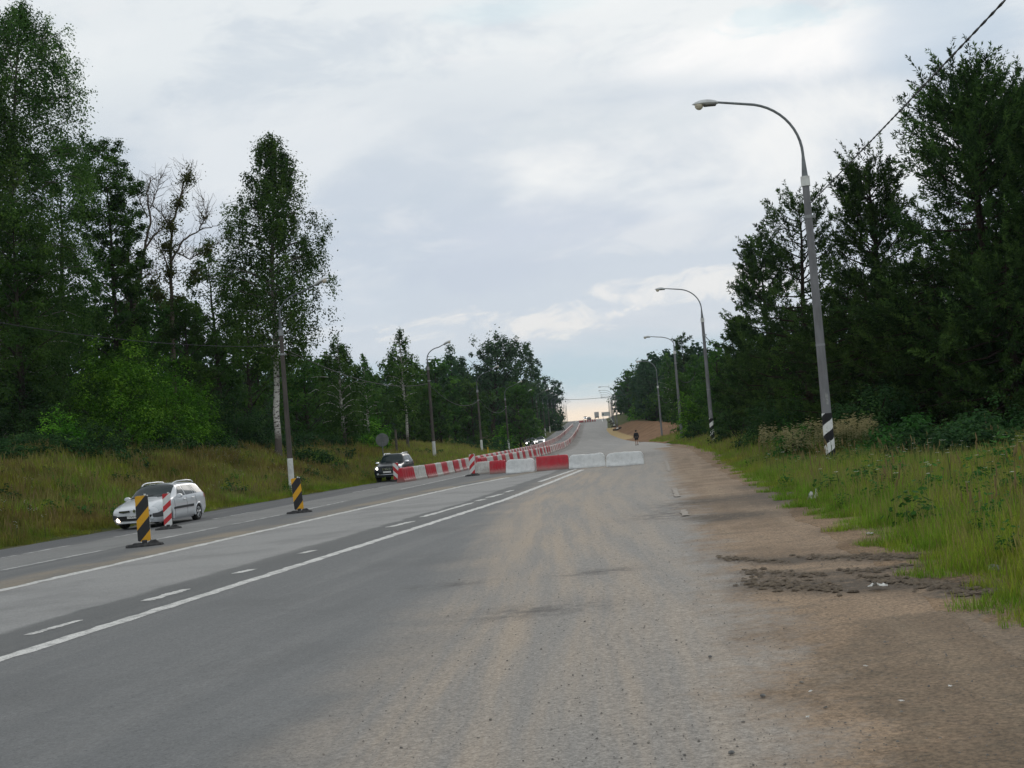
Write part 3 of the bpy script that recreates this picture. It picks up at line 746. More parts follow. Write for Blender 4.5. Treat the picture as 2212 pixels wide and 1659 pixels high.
# left row
lb = [(632, 1071, 42.5), (940, 1000, 24.6), (1042, 984, 17.7), (1100, 975, 14.2), (1126, 968, 11.8)]
lab = ['nearest left lamp, dark pole rising in front of the big birch', 'left lamp just beyond the dark off-road car', 'left lamp before the tall dark poplars, third of the row',
       'fourth left lamp, in front of the thick dark trunk', 'fifth left lamp, white foot just left of the two lit cars']
lx = []
ends = [((678, 617), (606.5, 717)), ((957, 745), (920.5, 795)), ((1065.6, 796), (1032.6, 844)), ((1118, 827.5), (1090, 862)), ((1141.5, 845), (1119.5, 875))]
for (px, py, s), tx, (en, ne) in zip(lb, lab, ends):
    b = place(px, py, s); lx.append(b)
    lamp_post(tx, b, 10.2, 7.9, (1, -.05), 2.9, 'white', LG, .15, .10, 24.0, 1.3, en, ne)
# rest of the left row, marching up the hill: built once and copied
proto = None
yl = np.arange(278, 690, 41.0)
names_far = ['left lamp whose white foot stands directly behind the first lit car', 'left lamp whose white foot stands behind the second lit car']
for i, y in enumerate(yl):
    x = float(XL(y)) - 1.3; z = gz(x, y)
    tx = names_far[i] if i < 2 else 'small distant lamp in the left row climbing the hill'
    if proto is None: proto = lamp_post(tx, (x, y, z), 10.6, 8.4, (1, -.05), 2.1, 'white', LG, .15, .10, 24.0, 1.3); o = proto
    else: o = copy_tree(proto); o.location = (x, y, z); o['label'] = tx
# distant lamps of the right row
yr_ = np.arange(300, 690, 60.0); protoR = None
for i, y in enumerate(yr_):
    x = float(XR(y)) + 2.0; z = gz(x, y)
    if protoR is None: protoR = lamp_post('small distant lamp on the right against the far trees', (x, y, z), 10.5, 8.1, (-1, .05), 3.0, 'plinth', RG, .14, .09, 4.0, 2.2)
    else: o = copy_tree(protoR); o.location = (x, y, z)

def cable(name, label, a, b, sag, r, twist=False, n=28, group=None):
    a, b = np.array(a, float), np.array(b, float); t_ = np.linspace(0, 1, n)
    P = a + (b - a) * t_[:, None]; P[:, 2] -= sag * 4 * t_ * (1 - t_)
    mb = MB()
    if twist:
        n2 = 220; t_ = np.linspace(0, 1, n2); Q = a + (b - a) * t_[:, None]; Q[:, 2] -= sag * 4 * t_ * (1 - t_)
        dist = np.linalg.norm(b - a) * t_; ph = dist * 2 * pi / .9
        dv = (b - a) / np.linalg.norm(b - a); s1 = np.cross(dv, [0, 0, 1]); s1 /= np.linalg.norm(s1); s2 = np.cross(s1, dv)
        for k in (0, pi):
            mb.tube(Q + r * .9 * (np.cos(ph + k)[:, None] * s1 + np.sin(ph + k)[:, None] * s2), r, 5)
    else: mb.tube(P, r, 5)
    o = link(name, mb.mesh(name, [M_WIRE], True)); tag(o, label, 'cable', group); return o
ca = at_depth(1752, 438, b1[1]); cb = at_depth(2172, -12, 15.0)
cb2 = ca + (cb - ca) * 1.9
cable('overhead_cable', 'twisted black cable running from the nearest lamp to upper right', ca, cb2, .06, .0105, True)
CG = 'loose cables hanging from the lamps'
def hung(name, label, p, q, Y1, Y2, sag, r=.022): cable(name, label, at_depth(*p, Y1), at_depth(*q, Y2), sag, r, group=CG)
hung('slack_cable', 'slack cable looping right from the second right lamp into the trees', (1524, 727), (1600, 715), b2[1], b2[1] + 2, 1.0, .03)
hung('slack_cable', 'slack cable looping right from the third right lamp', (1458, 808), (1500, 812), b3[1], b3[1] + 2, .8, .035)
hung('slack_cable', 'slack cable looping right from the fourth right lamp', (1421, 850), (1448, 862), b4[1], b4[1] + 2, .8, .04)
hung('overhead_cable', 'thin wire from the left edge through the trees to nearest left lamp', (-40, 690), (609, 748), 50, lx[0][1], .35, .014)
hung('overhead_cable', 'thin wire crossing in front of the slender birch to the second left lamp', (612, 752), (925, 828), lx[0][1], lx[1][1], .9, .02)
hung('overhead_cable', 'thin wire sagging between the second and third left lamps', (925, 828), (1036, 863), lx[1][1], lx[2][1], 1.3, .025)
hung('overhead_cable', 'thin wire sagging between the third and fourth left lamps', (1036, 863), (1094, 880), lx[2][1], lx[3][1], 1.2, .03)
hung('overhead_cable', 'faint wire spanning high across the far road', (1195, 862), (1362, 850), 330, 300, .6, .05)

# ================================================================== MARKER BOARDS
def mat_stripe(name, ca_, cb_, per, slope, off, frac=.5):
    m = material(name, ca_, .55, spec=.35); t, b = mat_nt(m)
    tcx = t.node('ShaderNodeTexCoord').outputs['Object']; co = t.sep(tcx)
    f = t.math('FRACT', t.math('ADD', t.math('DIVIDE', t.math('SUBTRACT', co[2], t.math('MULTIPLY', co[0], slope)), per), off))
    k = t.math('GREATER_THAN', f, frac)
    n = t.noise(tcx, 11, 5, .7)
    dirty = lambda c: t.mix(t.smooth(n, .45, .75, 0, .45), c, tuple(x * .6 + .02 for x in c))
    t.put(b.inputs['Base Color'], t.mix(k, dirty(ca_), dirty(cb_))); return m
M_YB = mat_stripe('yellow_black_stripes', (.70, .36, .02), (.025, .025, .027), .57, 1.1, .228, .42)
M_RW = mat_stripe('red_white_stripes', (.55, .035, .04), (.72, .72, .70), .40, .85, .708, .44)
M_RW2 = mat_stripe('red_white_stripes_wide', (.55, .035, .04), (.72, .72, .70), .50, 1.0, .3, .46)
M_RWL = mat_stripe('red_white_stripes_left', (.55, .035, .04), (.72, .72, .70), .53, -1.1, .30)
M_PLWHITE = worn('white_plastic', (.70, .70, .68), (.50, .50, .47), 6, .55, .4)
M_RUBBER = worn('black_rubber', (.045, .045, .047), (.09, .088, .085), 8, .85, .2, .3)
def marker_board(label, base, rz, face, h=1.0, w=.25, lean=0.0, group='striped marker boards on rubber feet', lean_y=0.0):
    t = thing('marker_board', label, 'marker board', base, rz, group)
    mb = MB(); n = 10      # foot: lozenge slab with a raised saddle
    out = [(-.52, 0), (-.46, -.17), (-.15, -.21), (.15, -.21), (.46, -.17), (.52, 0), (.46, .17), (.15, .21), (-.15, .21), (-.46, .17)]
    V = []; 
    for z, s in ((0, 1.0), (.035, 1.0), (.06, .94)):
        V += [(x * s, y * s, z) for x, y in out]
    F = [tuple(range(9, -1, -1)), tuple(range(20, 30))] + [(k * 10 + i, k * 10 + (i + 1) % 10, (k + 1) * 10 + (i + 1) % 10, (k + 1) * 10 + i) for k in range(2) for i in range(10)]
    mb.add(V, F)
    mb.prism([(.06, .05), (.16, .12), (.30, .13), (.42, .06)], -.15, .15); mb.prism([(-.38, .05), (-.28, .085), (-.10, .085), (-.06, .05)], -.13, .13)
    mb.box((0, 0, .09), (.14, .14, .10), bev=.01)
    mb.build('rubber_foot', [M_RUBBER], t, False)
    k = 7; V = []; F = []   # board: slightly bowed sheet with thickness
    nz_ = 9
    for lay, off in ((0, 0.0), (1, .028)):
        for i in range(nz_):
            for j in range(k):
                x = -w / 2 + w * j / (k - 1); z = h * i / (nz_ - 1); bow = .03 * (1 - (2 * x / w) ** 2)
                zc = min(max(z, .02 if j in (0, k - 1) else 0), h - (.02 if j in (0, k - 1) else 0))
                V.append((x, -bow + off, zc))
    N = nz_ * k
    for i in range(nz_ - 1):
        for j in range(k - 1):
            a = i * k + j; F.append((a, a + 1, a + k + 1, a + k)); F.append((N + a, N + a + k, N + a + k + 1, N + a + 1))
    m_ = [0] * len(F)
    ring = [j for j in range(k)] + [i * k + k - 1 for i in range(1, nz_)] + [(nz_ - 1) * k + j for j in range(k - 2, -1, -1)] + [i * k for i in range(nz_ - 2, 0, -1)]
    for a, b in zip(ring, ring[1:] + ring[:1]): F.append((a, a + N, b + N, b)); m_.append(1)
    for q in range((nz_ - 1) * (k - 1)): m_[2 * q + 1] = 1
    mb = MB(); mb.v = V; mb.f = F; mb.m = m_
    bo = mb.build('striped_panel', [face, M_PLWHITE], t, False, (0, 0, .11), (lean_y, lean, 0))
    mb = MB(); mb.box((w / 2 - .015, .05, h / 2 + .02), (.035, .04, h - .02)); mb.box((-w / 2 + .05, .045, h / 2), (.03, .03, h - .1)); mb.box((w / 2 - .07, .045, h + .015), (.05, .03, .05))
    mb.build('back_frame', [M_PLWHITE], bo, False)
    return t
def gp(px, py, **k): return on_road(px, py, **k)
YAW = -radians(8)
def board_at(label, px, py, hpx, face, rz, wpx, **k):
    p = gp(px, py); s = p[1] / FPX            # metres per pixel there
    t = marker_board(label, p, rz, face, h=hpx * s, w=wpx * s, **k)
    f = hpx * s / 1.0
    for ch in t.children:
        if ch.name.startswith('rubber_foot'): ch.scale = (f * .78, f * .85, f)
        else: ch.location.z = .11 * f
    return t
board_at('near yellow and black striped board in front of the white estate car', 313, 1180, 98, M_YB, radians(14), 27, lean=radians(-.5))
board_at('yellow and black striped board beside the foot of the nearest left lamp', 647, 1108, 68, M_YB, radians(14), 20, lean=radians(-3))
board_at('red and white striped board beside the white estate car door', 364, 1143, 69, M_RW, radians(14), 17)
board_at('red and white striped board in front of the dark off-road car', 857, 1040, 36, M_RWL, radians(12), 12)
board_at('red and white striped board leaning at left end of the cross barrier', 1021, 1028, 42, M_RW2, radians(-25), 13, lean=radians(2))

# ================================================================== WATER BARRIERS
def barrier_mesh(name, mat, L_, slots=True, wrap=False, seed=0, hgt=.80):
    prof = [(.25, 0), (.25, .09), (.225, .14), (.19, .22), (.17, .32), (.155, .44), (.14, .56), (.125, .68), (.115, .75), (.09, .795), (0, .80)]
    prof = [(a, b * hgt / .8) for a, b in prof]
    full = [(-a, b) for a, b in prof[:-1]] + [prof[-1]] + [(a, b) for a, b in prof[:-1]][::-1]
    ncx = 25; r = np.random.default_rng(seed); V = []
    ph = r.uniform(0, 6, 6)
    for i in range(ncx):
        u = i / (ncx - 1); x = (u - .5) * L_
        endf = min(u, 1 - u) * L_
        for a, b in full:
            k = 1.0; dz = 0; xx = x
            if slots and .20 * hgt / .8 < b < .62 * hgt / .8:
                c = abs(((u * 5) % 1.0) - .5); inner = .08 < u < .92
                if inner and c < .22: k = .68 + .18 * (b / hgt)
            if endf < .06 and b > .6 * hgt: dz = -.05 * (1 - endf / .06)
            if endf < .04: k *= .93
            if wrap:
                w = .5 + .5 * math.sin(x * 9 + ph[0] + b * 4) * math.sin(x * 4.3 + ph[1] - b * 7)
                w2 = math.sin(x * 23 + b * 11 + ph[2]) * math.sin(b * 17 - x * 5 + ph[3])
                k *= 1 + .10 * w + .035 * w2
                if b > .7 * hgt: dz += .012 * math.sin(x * 4.5 + ph[4]) + .006 * math.sin(x * 13 + ph[5]) - .10 * max(0, 1 - endf / .22) ** 2
                if b > .1: xx = x * (1 - .03 * (b / hgt) ** 2)
            V.append((xx, a * k, max(b + dz, 0)))
    m = len(full); F = []
    for i in range(ncx - 1):
        for j in range(m - 1): F.append((i * m + j, i * m + j + 1, (i + 1) * m + j + 1, (i + 1) * m + j))
        F.append((i * m + m - 1, i * m, (i + 1) * m, (i + 1) * m + m - 1))
    F.append(tuple(range(m - 1, -1, -1))); F.append(tuple(range((ncx - 1) * m, ncx * m)))
    mb = MB(); mb.v = V; mb.f = F; mb.m = [0] * len(F)
    if not wrap:
        mb.lathe([(.045, 0), (.045, .03), (.03, .03)], 8, (L_ * .2, 0, hgt - .005))
    return mb.mesh(name, [mat], True)
def plastic(name, c1, c2, rough):
    m = worn(name, c1, c2, 3, rough, .35); t, b = mat_nt(m)
    tc_ = t.node('ShaderNodeTexCoord').outputs['Object']; z = t.sep(tc_)[2]
    old = b.inputs['Base Color'].links[0].from_socket
    f = t.smooth(t.math('ADD', z, t.math('MULTIPLY', t.math('SUBTRACT', t.noise(tc_, 7, 5, .7), .5), .35)), .0, .38, .75, 0)
    c = t.mix(f, old, (.24, .21, .18)); sc = t.smooth(t.noise(t.vmath('MULTIPLY', tc_, (1, 1, 6)), 5, 4, .75), .60, .72, 0, .5)
    t.put(b.inputs['Base Color'], t.mix(sc, c, t.mix(.5, c, (.35, .33, .31)))); return m
M_RED = plastic('red_plastic', (.54, .022, .04), (.44, .05, .06), .45)
M_REDD = plastic('dusty_red_plastic', (.46, .055, .065), (.40, .15, .14), .6)
M_WHITE = plastic('white_barrier_plastic', (.66, .66, .62), (.48, .47, .43), .5)
M_FILM = worn('crumpled_white_film', (.74, .75, .74), (.60, .61, .60), 5, .35, .5, .4)
ME_R = barrier_mesh('red_barrier', M_RED, 1.96); ME_W = barrier_mesh('white_barrier', M_WHITE, 1.96)
ME_RD = barrier_mesh('dusty_red_barrier', M_REDD, 1.96)
def cross(label, p0, p1, mat, hpx, **k):
    c_ = gp((p0[0] + p1[0]) / 2, (p0[1] + p1[1]) / 2); a = at_depth(p0[0], p0[1], c_[1]); b = at_depth(p1[0], p1[1], c_[1])
    rz = k.pop('yaw', -radians(9)); ln = (b[0] - a[0]) / cos(rz); h = hpx * c_[1] / FPX
    me = barrier_mesh('plastic_barrier', mat, ln - .015, hgt=h, **k)
    o = bpy.data.objects.new('plastic_barrier', me); COL.objects.link(o)
    o.location = c_ + np.array([-sin(rz), cos(rz), 0]) * .25; o.rotation_euler = (0, 0, rz)
    tag(o, label, 'barrier', 'plastic barriers across the closed lane')
cross('ribbed white barrier at the left end beside the leaning striped board', (1029, 1024.5), (1057.5, 1024.2), M_WHITE, 27)
cross('small ribbed red barrier between two white ones in the cross row', (1057.5, 1024), (1092, 1022), M_RED, 28)
cross('long white film-wrapped barrier left of the big red one', (1092.5, 1022), (1156, 1020), M_FILM, 29, slots=False, wrap=True, seed=4)
cross('big clean red barrier in the middle of the cross row', (1159, 1018), (1228, 1012.5), M_RED, 31, seed=2)
cross('white film-wrapped barrier right of the big red barrier', (1229, 1012.3), (1308, 1008), M_FILM, 29, slots=False, wrap=True, seed=9)
cross('crumpled white wrapped barrier at the far right end of the row', (1310, 1007.5), (1391, 1004), M_FILM, 29, slots=False, wrap=True, seed=12)

def row(fx, y0, y1, first_label, red_l, white_l, grp, maxn, far_name, far_label, red_first=True):
    y = y0; i = 0; rest = []
    while y < y1:
        x = float(fx(y)); dy_ = .5; dx = float(fx(y + 1) - fx(y)); ln = sqrt(1 + dx * dx); yy = y + 1.0 / ln
        xx = float(fx(yy)); th = atan2(1, dx); z = float(road_z(xx, yy)); sl = float(road_z(float(fx(yy + 1)), yy + 1) - z)
        red = (i % 2 == 0) == red_first
        if i < maxn:
            o = link('plastic_barrier', (ME_R if yy < 140 else ME_RD) if red else ME_W, None, (xx, yy, z), (0, -atan(sl), th + rng.normal(0, .012)))
            o.location.x += rng.normal(0, .02)
            tag(o, first_label if i == 0 else (red_l if red else white_l), 'barrier', grp)
        else: rest.append((xx, yy, z, th, sl, red))
        y += 2.0 / ln; i += 1
    if rest:      # the far end of the row, simplified units in one mesh
        mb = MB(); ht = [(-.25, 0), (-.2, .2), (-.12, .8), (.12, .8), (.2, .2), (.25, 0)]
        for xx, yy, z, th, sl, red in rest:
            ux, uy = cos(th), sin(th); V = []
            for e in (-.98, .98):
                for a, b in ht: V.append((xx + ux * e - uy * a, yy + uy * e + ux * a, z + sl * e * uy + b))
            F = [(k, k + 1, k + 7, k + 6) for k in range(5)] + [(5, 4, 3, 2, 1, 0), (6, 7, 8, 9, 10, 11)]
            mb.add(V, F, 0 if red else 1)
        stuff(mb.build(far_name, [M_REDD, M_WHITE]), far_label, 'barriers')
row(XRA, gp(869, 1042)[1], 470, 'red end barrier of the left row beside the dark off-road car', 'red ribbed barrier in the left row beside the oncoming lane',
    'white ribbed barrier in the left row beside the oncoming lane', 'left row of red and white barriers', 125, 'distant_barrier_row', 'far end of the left red and white barrier row climbing the hill')
row(XRB, gp(1036, 1015.5)[1], 470, 'first red barrier of the right row, behind the leaning striped board', 'red ribbed barrier in the right row edging the closed roadway',
    'white ribbed barrier in the right row edging the closed roadway', 'right row of red and white barriers', 125, 'distant_barrier_row', 'far end of the right red and white barrier row climbing the hill')
# short row across the road at the far end of the works
for i, fx_ in enumerate(np.linspace(1256, 1282, 11)):
    p = gp(fx_, 913.2 - (fx_ - 1256) * .085)
    o = link('plastic_barrier', ME_W if i % 2 else ME_RD, None, tuple(p), (0, 0, .05)); o.scale = (1, 1, 1.3)
    tag(o, 'tiny white barrier closing the road at the hilltop' if i % 2 else 'tiny red barrier closing the road at the hilltop', 'barrier', 'barriers closing the road at the hilltop')

# ================================================================== VEHICLES
M_WCAR = material('white_car_paint', (.64, .66, .68), .22, 0, .5, coat=.6)
M_BLKCAR = material('dark_blue_black_paint', (.016, .021, .027), .32, 0, .3, coat=.25)
M_GREYCAR = material('dark_grey_paint', (.09, .10, .11), .25, .2, .5, coat=.6)
M_SILVCAR = material('silver_paint', (.42, .44, .45), .3, .5, .5, coat=.5)
M_GLASS = material('car_glass', (.014, .024, .026), .08, 0, .32)
M_BLK = material('black_trim', (.018, .018, .019), .6)
M_DGREY = material('grey_bumper_plastic', (.06, .062, .064), .7)
M_TYRE = worn('tyre_rubber', (.018, .018, .018), (.045, .042, .038), 10, .9)
M_RIM = material('wheel_alloy', (.50, .51, .52), .35, .6)
M_CHROME = material('chrome', (.75, .76, .77), .15, 1.0)
M_LAMP = material('headlamp_lens', (.50, .53, .55), .12, 0, .6, coat=.5)
M_LIT = material('lit_lamp', (.9, .9, .9), .3, emit=(1.0, .95, .85), estr=5.0)
M_LITW = material('lit_fog_lamp', (.9, .8, .7), .3, emit=(1.0, .80, .62), estr=5.0)
M_AMBER = material('amber_lens', (.55, .20, .03), .3)
M_TAIL = material('tail_lamp', (.30, .01, .01), .3)
M_PLATE = material('number_plate', (.72, .72, .70), .5)
M_INK = material('black_ink', (.03, .03, .03), .6)

def pchip(x, y, xn):
    x = np.asarray(x, float); y = np.asarray(y, float); h = np.diff(x); dlt = np.diff(y) / h; d_ = np.zeros_like(y)
    for i in range(1, len(x) - 1):
        if dlt[i - 1] * dlt[i] > 0:
            w1 = 2 * h[i] + h[i - 1]; w2 = h[i] + 2 * h[i - 1]; d_[i] = (w1 + w2) / (w1 / dlt[i - 1] + w2 / dlt[i])
    d_[0] = dlt[0]; d_[-1] = dlt[-1]
    k = np.clip(np.searchsorted(x, xn) - 1, 0, len(x) - 2); t = (xn - x[k]) / h[k]
    return (y[k] * (2 * t**3 - 3 * t**2 + 1) + d_[k] * h[k] * (t**3 - 2 * t**2 + t) + y[k + 1] * (-2 * t**3 + 3 * t**2) + d_[k + 1] * h[k] * (t**3 - t**2))

class Body:
    """lofted car body: stations = [(y, [(x,z)*8])]; ring points: 0 bottom centre,1 bottom edge,2 sill,3 side,4 belt,5 window top,6 roof edge,7 roof centre"""
    def __init__(s, st):
        s.y = np.array([a for a, _ in st]); s.P = np.array([p for _, p in st])
    def ring(s, y):
        y = float(np.clip(y, s.y[0], s.y[-1]))
        return np.array([[pchip(s.y, s.P[:, k, c], np.array([y]))[0] for c in (0, 1)] for k in range(8)])
    def at(s, y, k, off=0.0, R=None):
        R = s.ring(y) if R is None else R
        i = int(min(max(math.floor(k), 0), 6)); f = k - i; a, b = R[i], R[i + 1]
        p = a + (b - a) * f
        # gentle crown on the sides
        t_ = b - a; n_ = np.array([t_[1], -t_[0]]); ln = np.linalg.norm(n_) + 1e-6
        bul = (.018 if i in (2, 3) else (.012 if i == 4 else .004)) * 4 * f * (1 - f)
        p = p + n_ / ln * (bul + off)
        return np.array([p[0], y, p[1]])
    def shell(s, ny=84, sub=(2, 3, 5, 5, 5, 3, 4), wheels=(), wr=.36):
        ys = s.y[0] + (s.y[-1] - s.y[0]) * np.linspace(0, 1, ny)
        ks = np.concatenate([i + np.arange(n) / n for i, n in enumerate(sub)] + [[7.0]])
        m = len(ks); V = []; 
        for y in ys:
            R = s.ring(y); half = [s.at(y, k, 0, R) for k in ks]
            V += half + [np.array([-p[0], p[1], p[2]]) for p in half[-2:0:-1]]
        n = 2 * m - 2; F = []
        for i in range(ny - 1):
            for j in range(n):
                q = (i * n + j, i * n + (j + 1) % n, (i + 1) * n + (j + 1) % n, (i + 1) * n + j)
                c_ = sum(V[a] for a in q) / 4
                if any(abs(c_[1] - wy) ** 2 + (c_[2] - wz) ** 2 < wr * wr and abs(c_[0]) > .50 for wy, wz in wheels): continue
                F.append(q)
        F.append(tuple(range(n - 1, -1, -1))); F.append(tuple(range((ny - 1) * n, ny * n)))
        mb = MB(); mb.v = [tuple(v) for v in V]; mb.f = F; mb.m = [0] * len(F); return mb
    def patch(s, mb, k0, k1, ya, yb, off=.006, side=1, n=8, m_=5, m=0, thick=.012):
        """patch between ring parameters k0..k1; ya,yb may be (at k0, at k1)"""
        ya = ya if isinstance(ya, tuple) else (ya, ya); yb = yb if isinstance(yb, tuple) else (yb, yb)
        V = []
        for lay in (off, off - thick):
            for i in range(m_ + 1):
                f = i / m_; k = k0 + (k1 - k0) * f
                for j in range(n + 1):
                    y = (ya[0] + (ya[1] - ya[0]) * f) * (1 - j / n) + (yb[0] + (yb[1] - yb[0]) * f) * j / n
                    p = s.at(y, k, lay); V.append((p[0] * side, p[1], p[2]))
        N = (m_ + 1) * (n + 1); F = []
        for i in range(m_):
            for j in range(n):
                a = i * (n + 1) + j; F.append((a, a + 1, a + n + 2, a + n + 1)); 
        edge = [j for j in range(n + 1)] + [i * (n + 1) + n for i in range(1, m_ + 1)] + [m_ * (n + 1) + j for j in range(n - 1, -1, -1)] + [i * (n + 1) for i in range(m_ - 1, 0, -1)]
        for a, b in zip(edge, edge[1:] + edge[:1]): F.append((a, a + N, b + N, b))
        mb.add(V, F, m); return mb
    def wide(s, mb, k0, ya, yb, off=.006, n=8, m=0, kend=7.0, m_=5):
        """patch across the centre line (windscreen, rear window)"""
        V = []; ks = list(k0 + (kend - k0) * np.arange(m_ + 1) / m_); row_ = [(k, 1) for k in ks] + [(k, -1) for k in ks[-2::-1]]
        for j in range(n + 1):
            y = ya + (yb - ya) * j / n; R = s.ring(y)
            for k, sd in row_:
                p = s.at(y, k, 0, R); V.append((p[0] * sd, p[1] - off * .5, p[2] + off))
        w = len(row_); F = [(j * w + i, j * w + i + 1, (j + 1) * w + i + 1, (j + 1) * w + i) for j in range(n) for i in range(w - 1)]
        mb.add(V, F, m); return mb

def text_part(name, txt, size, mat, parent, loc, rot):
    cu = bpy.data.curves.new('t', 'FONT'); cu.body = txt; cu.size = size; cu.align_x = 'CENTER'; cu.align_y = 'CENTER'; cu.extrude = .0015
    o = bpy.data.objects.new('t', cu); COL.objects.link(o)
    dg = bpy.context.evaluated_depsgraph_get(); me = bpy.data.meshes.new_from_object(o.evaluated_get(dg))
    bpy.data.objects.remove(o); bpy.data.curves.remove(cu)
    me.materials.clear(); me.materials.append(mat)
    return link(name, me, parent, loc, rot)

def wheel(parent, x, y, r, w, spokes=5):
    sd = 1 if x > 0 else -1
    t = link('wheel', None, parent, (x, y, r))
    mb = MB(); mb.lathe([(r * .62, -w / 2), (r * .94, -w / 2), (r, -w * .3), (r, w * .3), (r * .94, w / 2), (r * .62, w / 2)], 24, axis='x')
    mb.build('tyre', [M_TYRE], t, True)
    mb = MB(); xo = sd * (w / 2 - .012)
    mb.lathe([(r * .66, -.02), (r * .66, .012), (r * .58, .016), (r * .56, -.02)], 24, (xo, 0, 0), 'x')
    mb.lathe([(r * .57, -.035), (r * .57, -.03)], 20, (xo - sd * .02, 0, 0), 'x', m=1)
    for k in range(spokes):
        a = 2 * pi * k / spokes + .3
        for o_ in (-.16, .16):
            mb.tube([(xo + sd * .012, cos(a) * r * .12, sin(a) * r * .12), (xo + sd * .004, cos(a + o_) * r * .58, sin(a + o_) * r * .58)], r * .075, 6)
    mb.lathe([(r * .15, -.02), (r * .15, .02), (r * .1, .03)], 12, (xo, 0, 0), 'x')
    mb.build('rim', [M_RIM, M_BLK], t, False)
def arch(parent, x, y, r, wz, mat, body):
    mb = MB(); sd = 1 if x > 0 else -1; pts = []
    for k in range(21):
        a = -.22 + (pi + .44) * k / 20; pts.append((x, y + cos(a) * r, wz + sin(a) * r))
    mb.tube(pts, .035, 6)
    mb.build('wheel_arch', [mat], parent, True)
    mb = MB(); n = 20; V = []; F = []
    for k in range(n + 1):
        a = -.3 + (pi + .6) * k / n
        for xx in (x - sd * .01, x - sd * .42): V.append((xx, y + cos(a) * r, wz + sin(a) * r))
    for k in range(n): F.append((2 * k, 2 * k + 1, 2 * k + 3, 2 * k + 2))
    b_ = len(V); V.append((x - sd * .42, y, wz)); F += [(2 * k + 1, b_, 2 * k + 3) for k in range(n)]
    mb.add(V, F); mb.build('wheel_well', [M_BLK], parent, False)

def mirror_(parent, x, y, z, mat, s=1.0):
    sd = 1 if x > 0 else -1
    mb = MB(); mb.lathe([(.02, -.07), (.09, -.055), (.105, 0), (.09, .045), (.06, .055)], 12, (0, 0, 0), 'y')
    mb.v = [(v[0] * 1.15 * s, v[1] * s, v[2] * .8 * s) for v in mb.v]
    mb.box((-sd * .11, .0, -.03), (.10, .05, .035))
    mb.build('wing_mirror', [mat], parent, True, (x, y, z))

